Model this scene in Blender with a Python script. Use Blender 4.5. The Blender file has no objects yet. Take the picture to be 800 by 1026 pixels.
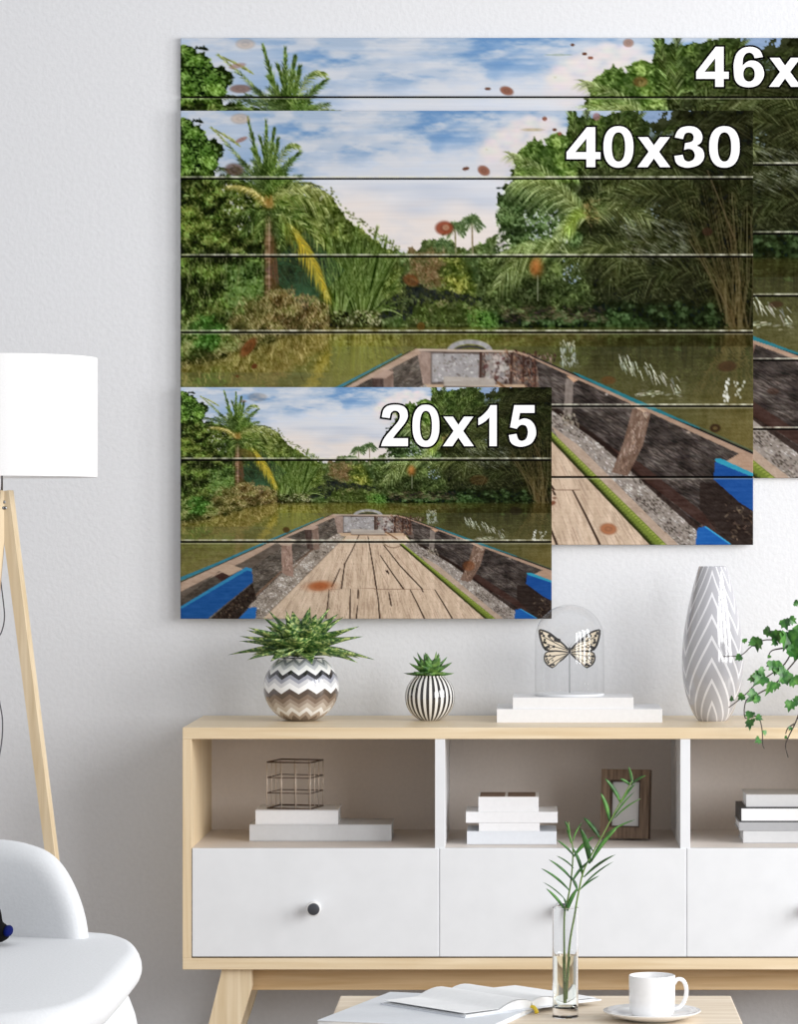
import numpy as np, math
# ---------------------------------------------------------------- printed river picture, computed with numpy
PW, PH, S = 574, 435, 2                      # picture units (w,h) and samples per unit
rng = np.random.RandomState(7)
IMG = np.zeros((PH*S, PW*S, 3), np.float32)
YY, XX = np.mgrid[0:PH*S, 0:PW*S].astype(np.float32)
XX = (XX+.5)/S; YY = (YY+.5)/S

def vnoise(sx, sy, seed=0, w=PW, h=PH):
    """smooth value noise over the picture with cells of sx by sy picture units"""
    r = np.random.RandomState(seed)
    gx, gy = int(w/sx)+3, int(h/sy)+3
    g = r.rand(gy, gx).astype(np.float32)
    x = XX/sx; y = YY/sy
    x0 = x.astype(int); y0 = y.astype(int); fx = x-x0; fy = y-y0
    fx = fx*fx*(3-2*fx); fy = fy*fy*(3-2*fy)
    return (g[y0,x0]*(1-fx)*(1-fy)+g[y0,x0+1]*fx*(1-fy)+g[y0+1,x0]*(1-fx)*fy+g[y0+1,x0+1]*fx*fy)

def fbm(sx, sy, seed, octv=4):
    t = 0; a = 1; n = 0
    for k in range(octv):
        t = t+a*vnoise(sx/2**k, sy/2**k, seed*17+k); n += a; a *= .55
    return t/n

def bbox(x0, y0, x1, y1):
    a = max(0, int(x0*S)-1); b = min(PW*S, int(x1*S)+2); c = max(0, int(y0*S)-1); d = min(PH*S, int(y1*S)+2)
    return (slice(c, d), slice(a, b)) if (b > a and d > c) else None

def inside(pts, X, Y):
    m = np.zeros(X.shape, bool); n = len(pts)
    for i in range(n):
        x0, y0 = pts[i]; x1, y1 = pts[(i+1) % n]
        if y0 == y1: continue
        c = ((y0 > Y) != (y1 > Y)) & (X < (x1-x0)*(Y-y0)/(y1-y0)+x0)
        m ^= c
    return m

def poly(pts, col, a=1.0, tex=0, seed=1, gs=(8, 2), warp=0):
    xs = [p[0] for p in pts]; ys = [p[1] for p in pts]
    b = bbox(min(xs)-warp, min(ys)-warp, max(xs)+warp, max(ys)+warp)
    if b is None: return
    m = inside(pts, XX[b]+WX[b]*warp, YY[b]+WY[b]*warp).astype(np.float32)[..., None]*a
    c = np.array(col, np.float32)*np.ones_like(IMG[b])
    if tex:
        c = c+((fbm(gs[0], gs[1], seed, 3)[b]-.5)*2*tex)[..., None]
        c = c+(rng.rand(*c.shape[:2])[..., None]-.5)*tex*.7
    IMG[b] = IMG[b]*(1-m)+c*m

def stroke(x0, y0, x1, y1, w0, w1, col, a=1.0):
    w = max(w0, w1)+.6
    b = bbox(min(x0, x1)-w, min(y0, y1)-w, max(x0, x1)+w, max(y0, y1)+w)
    if b is None: return
    X = XX[b]; Y = YY[b]; dx = x1-x0; dy = y1-y0; L = dx*dx+dy*dy+1e-6
    t = np.clip(((X-x0)*dx+(Y-y0)*dy)/L, 0, 1)
    d = np.hypot(X-x0-t*dx, Y-y0-t*dy)
    hw = (w0+(w1-w0)*t)*.5
    m = (np.clip((hw-d)*S+.5, 0, 1)*a*np.clip((w0+(w1-w0)*t)*S, .25, 1))[..., None]
    IMG[b] = IMG[b]*(1-m)+np.array(col, np.float32)*m

def path(pts, w0, w1, col, a=1.0):
    n = len(pts)-1
    for i in range(n):
        stroke(*pts[i], *pts[i+1], w0+(w1-w0)*i/n, w0+(w1-w0)*(i+1)/n, col, a)

def blob(cx, cy, rx, ry, col, a=1.0, soft=.3, ang=0.0):
    R = max(rx, ry)*(1+soft)
    b = bbox(cx-R, cy-R, cx+R, cy+R)
    if b is None: return
    X = XX[b]-cx; Y = YY[b]-cy; c, s = math.cos(ang), math.sin(ang)
    d = np.sqrt(((X*c+Y*s)/rx)**2+((-X*s+Y*c)/ry)**2)
    m = (np.clip((1+soft-d)/(2*soft), 0, 1)*a)[..., None]
    IMG[b] = IMG[b]*(1-m)+np.array(col, np.float32)*m

def jit(c, j=12):
    k = 1+(rng.rand()-.5)*j/30.
    return [max(0, min(255, v*k+(rng.rand()-.5)*j*.6)) for v in c]

def foliage(pts, n, cols, size=(1.2, 2.6), base=None, asp=.45, a=.9, wt=None, angc=None, angs=3.2, wp=6):
    """leaves scattered in a polygon; brighter ones tend to the top of clumps"""
    if base is not None: poly(pts, base, 1, 20, rng.randint(99), (6, 5), warp=wp)
    xs = [p[0] for p in pts]; ys = [p[1] for p in pts]
    x0, x1, y0, y1 = min(xs), max(xs), min(ys), max(ys)
    px = rng.uniform(x0, x1, n*3); py = rng.uniform(y0, y1, n*3)
    ii = np.clip(py*S, 0, PH*S-1).astype(int); jj = np.clip(px*S, 0, PW*S-1).astype(int)
    ok = inside(pts, px+WX[ii, jj]*wp*1.35, py+WY[ii, jj]*wp*1.35); px = px[ok][:n]; py = py[ok][:n]
    cl = CL[(np.clip(py*S, 0, PH*S-1)).astype(int), (np.clip(px*S, 0, PW*S-1)).astype(int)]
    nc = len(cols)
    for x, y, q in zip(px, py, cl):
        t = np.clip((q-.5)*1.9+.5+(rng.rand()-.5)*.7, 0, .999)
        c = cols[int(t*nc)]
        r = rng.uniform(*size)
        an = rng.uniform(0, 3.14) if angc is None else angc+rng.uniform(-angs, angs)
        blob(x, y, r, r*asp, jit(c), a, .35, an)

def frond(p0, p1, p2, n, L, cols, w=.9, droop=.5, sides=(-1, 1), sw=1.2, spine=None, lean=.9, a=.9, base=0.05):
    """palm frond: quadratic spine p0-p1-p2 with leaflets"""
    sp = spine or cols[-1]; prev = p0
    for i in range(1, 13):
        t = i/12; x = (1-t)**2*p0[0]+2*t*(1-t)*p1[0]+t*t*p2[0]; y = (1-t)**2*p0[1]+2*t*(1-t)*p1[1]+t*t*p2[1]
        stroke(*prev, x, y, sw*(1-.6*t), sw*(1-.6*t), sp, a); prev = (x, y)
    for i in range(n):
        t = base+(1-base)*i/(n-1)
        x = (1-t)**2*p0[0]+2*t*(1-t)*p1[0]+t*t*p2[0]; y = (1-t)**2*p0[1]+2*t*(1-t)*p1[1]+t*t*p2[1]
        dx = 2*(1-t)*(p1[0]-p0[0])+2*t*(p2[0]-p1[0]); dy = 2*(1-t)*(p1[1]-p0[1])+2*t*(p2[1]-p1[1])
        th = math.atan2(dy, dx); l = L*(.35+.65*math.sin(math.pi*min(1, .12+t*.8)))*rng.uniform(.8, 1.15)
        for s in sides:
            an = th+s*(lean*(1-.5*t)+rng.uniform(-.12, .12))
            ex = x+math.cos(an)*l; ey = y+math.sin(an)*l+droop*l*.5
            mx = x+math.cos(an)*l*.5; my = y+math.sin(an)*l*.5+droop*l*.1
            c = jit(cols[rng.randint(len(cols))], 14)
            stroke(x, y, mx, my, w, w*.8, c, a); stroke(mx, my, ex, ey, w*.8, w*.2, c, a)

WX = (fbm(7, 7, 91, 3)-.5)*2; WY = (fbm(7, 7, 92, 3)-.5)*2
CL = fbm(14, 10, 5, 4); CL = (CL-CL.min())/(CL.max()-CL.min())

def paint_sky():
    t = np.clip(YY/150, 0, 1)[..., None]
    blue = np.array([98, 142, 192], np.float32)*(1-t)+np.array([178, 188, 206], np.float32)*t
    cl = fbm(95, 34, 3, 6)
    cover = np.clip((cl-.50+.30*np.clip((YY-20)/80, 0, 1))*4.5, 0, 1)
    cover = np.maximum(cover, np.clip(1-(XX-10)/115, 0, 1)*.75*np.clip(1-YY/60+.6, 0, 1))[..., None]
    warm = np.clip((YY-55)/50, 0, 1)[..., None]
    cc = np.array([196, 207, 224], np.float32)*(1-warm)+np.array([217, 207, 202], np.float32)*warm
    IMG[:] = blue*(1-cover)+cc*cover
    def puff(L, col, a=.55, soft=.5):
        for (x, y, rx, ry) in L: blob(x, y, rx, ry, col, a, soft)
    puff([(150, 30, 16, 7), (170, 22, 10, 8), (188, 22, 16, 14), (200, 26, 10, 8), (180, 12, 12, 7), (232, 38, 16, 9), (215, 46, 26, 7), (238, 50, 26, 10), (160, 52, 20, 8),
          (120, 40, 16, 10), (60, 20, 26, 14), (285, 44, 16, 11), (268, 52, 20, 9), (300, 52, 20, 12), (282, 16, 12, 5)], (204, 209, 219), .5, .8)
    puff([(268, 26, 10, 5), (150, 8, 30, 6), (250, 8, 30, 5), (257, 38, 6, 7), (295, 12, 16, 7), (200, 38, 12, 4), (170, 38, 20, 4), (140, 22, 12, 5), (112, 22, 12, 6), (218, 26, 20, 6), (280, 28, 14, 5)], (98, 144, 196), .36, .8)
    wisp = np.clip((fbm(26, 9, 13, 5)-.47)*3.2, 0, .75)*np.clip(1-(YY-70)/60, 0, 1)
    IMG[:] = IMG*(1-wisp[..., None])+np.array([208, 210, 216], np.float32)*wisp[..., None]
    for k in range(120):                                   # cumulus at the right
        x = rng.uniform(305, 392); top = np.interp(x, [303, 312, 330, 345, 360, 375, 392], [34, 22, 14, 5, 3, 6, 30])
        y = rng.uniform(top+3, 66); r = rng.uniform(4, 10)
        blob(x, y+2, r, r*.8, (224-(y-top)*.25+rng.uniform(-9, 5), 214-(y-top)*.2+rng.uniform(-9, 5), 210-(y-top)*.05), .45, .5)
    w2 = np.clip((fbm(44, 11, 14, 6)-.46)*3, 0, .6)*np.clip(1-(YY-80)/60, 0, 1)
    IMG[:] = IMG*(1-w2[..., None])+np.array([206, 209, 216], np.float32)*w2[..., None]
    for k in range(160):
        x = rng.uniform(303, 392); top = np.interp(x, [303, 312, 330, 345, 360, 375, 392], [34, 22, 14, 5, 3, 6, 30]); y = top+abs(rng.normal(0, 16)); r = rng.uniform(2, 6)
        blob(x, min(y, 64)+2, r, r*.7, (232-rng.rand()*22, 222-rng.rand()*20, 217-rng.rand()*12), .35, .6)
    puff([(300, 92, 30, 9), (255, 84, 26, 6), (235, 100, 20, 6), (195, 78, 20, 4), (248, 76, 30, 3)], (176, 186, 204), .6, .8)
    puff([(175, 95, 26, 14), (205, 118, 40, 12), (270, 128, 30, 14), (300, 110, 22, 9), (278, 97, 12, 6)], (222, 212, 206), .6, .8)

def paint_far():
    poly([(185, 150), (330, 150), (330, 226), (120, 226), (120, 150)], (46, 56, 34), 1, 22, 11, (6, 4))
    poly([(-9, 70), (90, 80), (150, 120), (150, 228), (90, 240), (-9, 270)], (36, 46, 26), 1, 22, 12, (6, 4), warp=5)
    G = [(28, 48, 24), (48, 76, 34), (70, 104, 44), (100, 136, 60)]
    # far tree line across the middle
    foliage([(205, 146), (215, 140), (232, 143), (244, 132), (252, 128), (262, 135), (270, 132), (280, 140), (292, 138), (304, 134), (320, 120), (330, 150), (330, 216), (190, 216), (190, 140)], 1500,
            [(40, 62, 36), (60, 88, 46), (86, 116, 62), (110, 134, 80)], (1, 2.4), base=(62, 80, 46), wp=5)
    for (x, y, h) in [(275, 116, 145), (292, 110, 146), (263, 133, 146)]:      # slim palms
        stroke(x, y, x+1, h, 1.6, 1.8, (128, 112, 96))
        for k in range(13):
            an = -math.pi/2+(k-6)*.42+rng.uniform(-.1, .1); l = rng.uniform(8, 12)
            frond((x, y), (x+math.cos(an)*l*.7, y+math.sin(an)*l*.8), (x+math.cos(an)*l*1.1, y+math.sin(an)*l*.6+5), 8, 4, [(44, 72, 50), (64, 92, 58), (88, 112, 66)], .8, .5)
    foliage([(228, 142), (240, 138), (262, 142), (268, 168), (245, 178), (228, 168)], 330, [(84, 62, 44), (118, 84, 62), (140, 112, 88), (92, 100, 56), (60, 74, 40)], (.8, 1.8), base=(96, 82, 56), wp=14)
    foliage([(258, 150), (275, 146), (292, 152), (296, 185), (262, 190)], 380, [(40, 58, 26), (78, 96, 34), (116, 128, 46), (146, 146, 60)], (1, 2.4), base=(60, 74, 34), wp=12)
    foliage([(190, 180), (205, 160), (228, 170), (250, 178), (300, 186), (300, 208), (190, 208)], 700, [(20, 26, 22), (36, 42, 34), (50, 66, 42), (70, 84, 50)], (1, 2.2), base=(34, 40, 32))
    foliage([(232, 196), (262, 188), (300, 190), (300, 216), (228, 216)], 420, [(40, 56, 26), (62, 84, 36), (88, 118, 48), (116, 108, 74)], (.9, 1.8), base=(56, 68, 36), asp=.5, wp=12)
    # left bushes behind the nipa palms
    foliage([(138, 92), (150, 84), (158, 96), (166, 108), (182, 120), (196, 130), (214, 141), (222, 150), (222, 180), (200, 190), (138, 190)], 1500,
            [(44, 60, 24), (76, 96, 38), (108, 128, 50), (142, 152, 70)], (.9, 2.2), base=(74, 90, 42))
    for k in range(90):
        t = rng.rand(); x = 142+t*78; y = np.interp(x, [138, 150, 166, 196, 220], [90, 82, 104, 127, 143])-rng.uniform(0, 7)
        blob(x, y, rng.uniform(.7, 1.4), rng.uniform(.6, 1.1), jit((78, 92, 52)), .85, .4)

def paint_left():
    # big broadleaf mass
    poly([(-12, 3), (8, 8), (27, 26), (40, 40), (34, 58), (40, 70), (-12, 80)], (26, 42, 18), 1, 20, 13, (5, 4), warp=4)
    edge = [(-12, 2), (0, 4), (6, 8), (12, 10), (20, 15), (27, 26), (33, 30), (40, 36), (42, 45), (38, 52), (35, 58), (38, 66), (60, 70), (84, 74), (95, 90), (98, 130), (100, 200), (70, 225), (0, 262), (-12, 262)]
    poly([(42, 66), (84, 74), (84, 130), (60, 140)], (150, 150, 140), 1, 20, 3, (5, 4), warp=6)
    poly([(96, 88), (136, 86), (150, 92), (150, 140), (90, 140)], (66, 80, 40), 1, 22, 3, (5, 4), warp=8)
    foliage(edge, 4600, [(10, 20, 8), (26, 44, 16), (50, 80, 24), (82, 122, 38), (112, 158, 56)], (1.1, 2.9), base=(24, 38, 16))
    foliage([(0, 8), (12, 12), (26, 28), (38, 42), (34, 58), (0, 64)], 420, [(60, 104, 32), (92, 140, 48), (124, 170, 72)], (.8, 2.0), wp=3)
    foliage([(0, 66), (50, 70), (80, 84), (84, 140), (40, 150), (0, 150)], 1700, [(14, 20, 10), (40, 52, 22), (78, 88, 36), (112, 122, 50)], (1, 2.2), asp=.35)
    foliage([(40, 70), (72, 74), (84, 96), (82, 118), (60, 122), (46, 100)], 70, [(150, 150, 150), (176, 176, 180)], (.9, 1.8), a=.8)
    foliage([(0, 148), (42, 150), (46, 215), (0, 235)], 900, [(16, 22, 12), (34, 46, 22), (64, 82, 34), (96, 104, 54)], (1, 2.6), asp=.22, angc=1.5, angs=.6)
    foliage([(44, 148), (84, 150), (80, 200), (46, 205)], 800, [(16, 26, 12), (40, 62, 28), (66, 98, 46), (92, 128, 68)], (1, 2.3), asp=.5)
    for k in range(60):
        x = rng.uniform(2, 84); y = rng.uniform(150, 225); l = rng.uniform(12, 34)
        stroke(x, y, x+rng.uniform(-5, 7), y-l, .8, .3, jit((118, 122, 74)), .6)
    # undergrowth right of trunk
    poly([(84, 106), (150, 116), (152, 215), (84, 220)], (40, 52, 28), 1, 18, 9, (5, 5))
    foliage([(96, 84), (138, 80), (150, 120), (150, 150), (96, 150)], 1500, [(34, 46, 20), (62, 80, 34), (92, 112, 48), (122, 138, 66)], (1, 2.1), asp=.4)
    foliage([(86, 130), (146, 136), (146, 195), (88, 200)], 700, [(22, 32, 18), (34, 52, 30), (46, 70, 42)], (1, 2.5))
    for k in range(46):                                    # dark fan palm
        an = -2.6+k*.075; l = rng.uniform(28, 44)
        stroke(122, 190, 122+math.cos(an)*l, 190+math.sin(an)*l, 1.1, .3, jit((54, 88, 58)), .75)
    # trunk
    for k in range(44):
        y = 98+k*2; blob(88+math.sin(k)*.5, y, 3.3, 1.6, jit((116, 86, 68) if y > 125 else (134, 108, 80), 16), .95)
    for k in range(40): stroke(90+rng.uniform(-1, 7), rng.uniform(125, 170), 91+rng.uniform(-1, 9), rng.uniform(160, 190), 1, .4, jit((96, 66, 44)), .5)
    stroke(89, 100, 89, 185, .8, .8, (176, 150, 132), .6)
    # dry grass and bank
    dry = [(60, 205), (78, 184), (100, 178), (124, 184), (145, 192), (152, 214), (128, 224), (98, 232), (70, 240), (40, 245), (0, 262), (0, 236), (30, 222)]
    foliage(dry, 2600, [(38, 40, 22), (66, 66, 34), (98, 90, 50), (126, 114, 66), (156, 142, 96)], (.9, 2.6), base=(70, 68, 38), asp=.2, angc=1.57, angs=.9, wp=12)
    foliage([(10, 200), (140, 186), (150, 214), (90, 232), (0, 256), (0, 220)], 700, [(24, 34, 16), (50, 62, 28), (80, 92, 42), (104, 108, 56)], (.9, 2.4), asp=.3, wp=14)
    foliage([(0, 214), (20, 208), (48, 214), (60, 228), (50, 240), (20, 246), (0, 250)], 700, [(30, 46, 18), (60, 88, 34), (92, 116, 54), (128, 138, 84)], (1, 2.6), asp=.3)
    foliage([(13, 210), (24, 206), (38, 212), (44, 226), (38, 240), (26, 232), (16, 226)], 200, [(36, 70, 26), (58, 112, 38), (88, 146, 58)], (1.0, 2.2), base=(40, 66, 28), asp=.5, wp=14)
    foliage([(86, 180), (150, 190), (150, 216), (90, 222)], 650, [(84, 62, 40), (130, 104, 66), (170, 150, 104), (112, 122, 58)], (1, 2.6), asp=.2, angc=1.57, angs=.8)

def nipa():
    g = [(52, 84, 32), (72, 108, 40), (96, 134, 52), (118, 156, 68)]
    B = [((160, 212), (158, 170), (146, 112)), ((162, 214), (166, 165), (178, 118)), ((160, 210), (164, 160), (160, 118)), ((182, 214), (186, 172), (197, 120)), ((182, 212), (178, 165), (176, 120)),
         ((184, 214), (192, 180), (214, 142)), ((186, 214), (196, 190), (216, 172)), ((158, 214), (150, 175), (148, 140)), ((180, 212), (172, 180), (164, 140)), ((184, 212), (200, 165), (206, 130)), ((162, 212), (172, 175), (190, 135))]
    poly([(150, 214), (148, 180), (150, 140), (160, 128), (178, 128), (196, 138), (206, 160), (198, 190), (194, 216)], (46, 62, 30), 1, 24, 8, (2.5, 30), warp=10)
    for k in range(150):
        p = B[rng.randint(len(B))]; o = rng.uniform(-7, 7)
        frond((p[0][0]+o*.5, p[0][1]), (p[1][0]+o, p[1][1]), (p[2][0]+o*1.5, p[2][1]+rng.uniform(0, 34)), 2, 3, g, .8, 0, sw=rng.uniform(1.4, 3.4), spine=jit([(34, 52, 24), (54, 76, 32), (76, 102, 42), (104, 130, 64)][rng.randint(4)], 14), a=.75)
    for p in B:
        frond(p[0], p[1], p[2], 60, 13, [(44, 64, 28), (62, 86, 38), (84, 112, 50), (110, 134, 70)], .8, .06, lean=.26, sw=1.3, spine=(124, 146, 84), base=.3, a=.8)
    foliage([(150, 200), (196, 200), (205, 218), (148, 222)], 240, [(20, 22, 14), (50, 50, 34), (88, 90, 54), (150, 146, 116)], (1, 2), asp=.5)

def left_palm():
    G = [(34, 56, 26), (54, 84, 34), (78, 110, 42), (106, 134, 54)]
    D = [(30, 44, 26), (44, 62, 34), (62, 84, 44)]
    Y = [(150, 130, 50), (176, 156, 74), (196, 176, 104)]
    L = [(96, 108, 50), (128, 138, 72), (150, 160, 90)]
    c = (89, 92)
    frond(c, (66, 62), (40, 58), 26, 12, D, 1, .9); frond(c, (70, 66), (30, 70), 26, 11, D+G, 1, 1.1)
    frond(c, (72, 58), (33, 19), 24, 9, G+L, 1, .3, lean=.5); frond((60, 36), (48, 26), (32, 18), 16, 5, L, 1, 0, lean=.4)
    for (a1, a2, l) in [((76, 45), (68, 9), 9), ((86, 45), (86, 13), 10), ((90, 45), (94, 20), 10), ((82, 50), (73, 40), 10), ((94, 50), (98, 30), 10), ((88, 50), (80, 28), 9), ((84, 60), (92, 36), 9), ((92, 60), (84, 44), 9)]:
        frond(c, a1, a2, 34, l, G, 1.1, .05, lean=.42)
    frond(c, (100, 26), (118, 36), 30, 9, G+L, 1, .8); frond(c, (104, 56), (120, 41), 26, 9, G, 1, .7, lean=.7)
    for k in range(16):
        a = -1.57+rng.uniform(-1.5, 1.5); l = rng.uniform(24, 46); x = c[0]+math.cos(a)*l; y = c[1]-8+math.sin(a)*l*1.05
        frond(c, (c[0]+(x-c[0])*.4, c[1]-l*.6), (x, y+rng.uniform(0, 10)), 26, 10, G+D, .8, .5, a=.8)
    for k in range(5): frond(c, (90+k*3, 60), (95+k*5, 52+k*6), 16, 9, G, 1, .4)
    frond(c, (104, 66), (138, 76), 28, 12, D+L, 1, 1); frond(c, (118, 68), (149, 86), 34, 16, L, 1, 1.3); frond(c, (116, 80), (146, 98), 30, 15, G+L, 1, 1.3)
    frond(c, (112, 92), (132, 116), 26, 13, G, 1, 1.1); frond(c, (126, 100), (150, 138), 30, 15, L+G, 1, .9)
    frond((90, 100), (76, 74), (48, 76), 30, 7, Y, 1.1, .9, sw=2.4)
    for k in range(26): stroke(c[0]+rng.uniform(-4, 4), c[1]+rng.uniform(-8, 3), c[0]+rng.uniform(-8, 8), c[1]+rng.uniform(8, 20), 1.6, .5, jit((142, 110, 54)), .7)
    frond((92, 104), (124, 122), (147, 186), 80, 15, [(188, 160, 30), (204, 178, 48), (170, 150, 40), (140, 140, 50)], .9, 1.1, sw=1.6, lean=.8, base=.2, a=.8)
    for p1, p2 in (((74, 108), (62, 126)), ((104, 108), (116, 136)), ((82, 112), (76, 130)), ((98, 116), (104, 140)), ((110, 100), (130, 118)), ((68, 100), (52, 108))): frond((89, 98), p1, p2, 26, 10, G+D, .9, .9, a=.85)
    frond((96, 104), (128, 110), (142, 140), 24, 12, G+L, 1, 1.)

def rf(p0, p1, p2, n, L, cols, w=.9, droop=.5, **k):
    k.setdefault('a', .75)
    frond(p0, p1, p2, int(n*1.9), L*1.05, [jit(c, 20) for c in cols for _ in (0, 1)]+[[v*.6 for v in cols[0]]], w*.68, droop, **k)

def paint_right():
    sky = (164, 172, 176)
    poly([(330, 66), (385, 30), (470, 0), (590, -9), (590, 222), (300, 226), (312, 150)], (48, 60, 38), 1, 18, 21, (8, 6), warp=9)
    D = [(14, 20, 12), (30, 42, 22), (52, 70, 36), (78, 98, 52)]
    G = [(26, 44, 18), (48, 76, 30), (78, 110, 44), (112, 144, 62)]
    foliage([(335, 45), (345, 34), (356, 26), (362, 34), (378, 22), (390, 30), (402, 60), (400, 72), (335, 72)], 800, [(40, 66, 28), (66, 98, 40), (98, 134, 54), (132, 162, 76)], (1, 2.5), base=(70, 94, 48))
    poly([(455, -6), (505, -6), (474, 14), (460, 20)], (128, 152, 186), 1, 10, 3, warp=9)
    poly([(455, 20), (495, 22), (490, 32), (460, 34)], (120, 138, 150), .8, 16, 3, warp=9)
    foliage([(316, 82), (330, 80), (345, 76), (400, 80), (440, 95), (440, 150), (400, 165), (330, 155), (312, 150), (322, 128), (317, 108)], 2300, [(18, 34, 20), (38, 60, 34), (62, 92, 50), (90, 122, 70)], (1, 2.3), base=(40, 58, 36))
    foliage([(345, 100), (392, 98), (388, 135), (345, 140)], 110, [(150, 158, 160), (180, 186, 192)], (.9, 2), a=.85)
    foliage([(315, 84), (322, 118), (330, 140), (316, 146)], 50, [(200, 194, 192)], (1, 2.5), a=.8)
    foliage([(392, 0), (405, 8), (425, 2), (460, 0), (470, 20), (462, 60), (400, 70), (384, 30)], 900, G, (1, 2.4), base=(44, 62, 34))
    foliage([(500, 0), (574, 0), (574, 220), (500, 220)], 2200, [(8, 12, 8), (20, 28, 16), (34, 46, 24), (48, 60, 32)], (1.2, 3), base=(24, 30, 18))
    # dark mass under the fronds
    foliage([(400, 60), (520, 20), (520, 215), (400, 200)], 2400, [(12, 18, 12), (28, 38, 22), (48, 62, 34), (70, 82, 48)], (1, 2.8), base=(30, 38, 24), asp=.3)
    foliage([(430, 100), (480, 84), (480, 112), (438, 122)], 80, [(120, 140, 150), (150, 168, 176)], (.9, 1.8), a=.7)
    foliage([(300, 146), (400, 150), (420, 205), (300, 212)], 1500, [(20, 30, 16), (44, 62, 32), (70, 94, 46), (100, 124, 62)], (1, 2.6), base=(48, 62, 36), asp=.35)
    foliage([(384, 150), (400, 148), (402, 172), (386, 174)], 34, [(140, 160, 180), (190, 200, 210)], (.9, 1.8), a=.7)
    F = [(84, 106, 54), (110, 132, 70), (136, 156, 92), (156, 172, 110)]
    M = [(46, 62, 32), (66, 84, 42), (92, 108, 58), (120, 132, 78)]
    K = [(30, 40, 22), (46, 60, 32), (66, 80, 46), (88, 98, 60)]
    c = (408, 108)
    # upright fronds at the top
    for (b, m, t) in [((404, 70), (398, 34), (390, 0)), ((408, 70), (404, 30), (408, -6)), ((420, 60), (430, 30), (446, -4)), ((426, 60), (440, 34), (462, 4)), ((434, 60), (460, 40), (500, 12)), ((430, 70), (470, 40), (520, 30))]:
        rf(b, m, t, 40, 15, G+K, 1, .2, lean=.6)
    rf((452, 80), (480, 30), (540, 4), 50, 26, K, 1, .5, lean=.7); rf((470, 90), (520, 40), (574, 40), 50, 28, K, 1, .7); rf((460, 70), (510, 16), (574, 10), 50, 26, K, 1, .5)
    # pale fronds that arch from the crown
    rf(c, (372, 58), (330, 44), 44, 18, F, 1.1, .9, sw=1.8); rf(c, (380, 72), (336, 70), 50, 30, F, 1.1, 1.0, sw=2.2, spine=(170, 176, 110))
    rf(c, (392, 84), (352, 66), 40, 20, F+M, 1, .9); rf(c, (394, 104), (376, 128), 34, 16, F, 1.1, .9, sw=1.6, spine=(170, 190, 80))
    rf(c, (400, 96), (388, 120), 26, 16, [(120, 150, 50), (150, 178, 70)], 1.1, .8)
    rf(c, (432, 70), (470, 66), 44, 26, M+F, 1, .9); rf(c, (430, 56), (444, 40), 34, 18, M, 1, .7, lean=.8); rf(c, (440, 88), (470, 110), 44, 24, M+F, 1, .9)
    rf((405, 150), (350, 118), (318, 176), 54, 26, M+F, 1, .9, sw=1.6, spine=(150, 160, 90)); rf((385, 133), (350, 128), (312, 150), 36, 12, F, 1, .8)
    rf((470, 170), (430, 112), (396, 150), 50, 28, M, 1, .8, spine=(120, 124, 76)); rf((520, 150), (460, 100), (430, 170), 50, 30, K+M, .9, .7, spine=(110, 110, 66))
    rf((530, 110), (480, 66), (440, 96), 50, 28, K+M, .9, .8, spine=(100, 104, 64)); rf((540, 180), (490, 130), (440, 200), 50, 26, K, .9, .6, spine=(96, 96, 56))
    rf((550, 130), (560, 70), (574, 60), 40, 22, K, .9, .8); rf((520, 90), (506, 60), (470, 60), 40, 20, K+M, .9, .9, spine=(110, 114, 70))
    for k in range(220):
        x = rng.uniform(440, 505); y = rng.uniform(108, 150); stroke(x, y, x+rng.uniform(5, 10), y+rng.uniform(2, 7), .7, .4, jit((150, 158, 150), 30), .5)
    for k in range(260):
        x = rng.uniform(430, 574); y = rng.uniform(90, 200); an = rng.uniform(.2, 1.2)*(1 if rng.rand() < .5 else -1)
        stroke(x, y, x+math.cos(an)*14, y+abs(math.sin(an))*14, .8, .3, jit((84, 92, 56), 24), .55)
    blob(357, 157, 5.5, 8.5, (156, 92, 44), .8, .5); blob(357, 153, 3, 6, (190, 120, 60), .6, .5)
    stroke(358, 165, 358, 190, 1.3, 1.3, (110, 116, 96), .8)
    foliage([(404, 90), (416, 88), (420, 112), (406, 116)], 40, [(120, 90, 50), (150, 120, 70)], (1, 2), a=.7)
    # reeds at far right
    for k in range(46):
        x = rng.uniform(505, 574); b = rng.uniform(548, 570)
        stroke(x, rng.uniform(70, 130), (x+b)/2+4, 170, .7, 1, jit((104, 92, 58), 16), .6); stroke((x+b)/2+4, 170, b, rng.uniform(215, 245), 1.2, 1.6, jit((112, 98, 64), 16), .6)
    stroke(528, 60, 556, 130, 1.1, 1.4, (120, 92, 66), .8); stroke(510, 130, 550, 200, 1.2, 1.6, (124, 104, 74), .8); stroke(552, 200, 560, 240, 2.4, 2.8, (120, 98, 64), .8)
    stroke(558, 20, 574, 30, 1, 1, (90, 80, 60), .5)
    # low bank growth
    foliage([(300, 204), (340, 200), (420, 196), (440, 192), (540, 196), (548, 218), (520, 224), (440, 222), (300, 217)], 1300, [(12, 22, 14), (26, 46, 26), (42, 74, 38), (66, 104, 58)], (1.2, 2.6), base=(24, 36, 22), asp=.7)
    foliage([(288, 200), (318, 202), (318, 216), (288, 216)], 200, [(36, 64, 26), (56, 100, 36), (84, 132, 50)], (.8, 1.7), asp=.5, wp=12)
    foliage([(322, 196), (400, 196), (430, 203), (430, 210), (322, 212)], 330, [(40, 34, 28), (66, 56, 46), (88, 78, 62)], (1, 2.4), asp=.35, angc=0, angs=.4)

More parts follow.
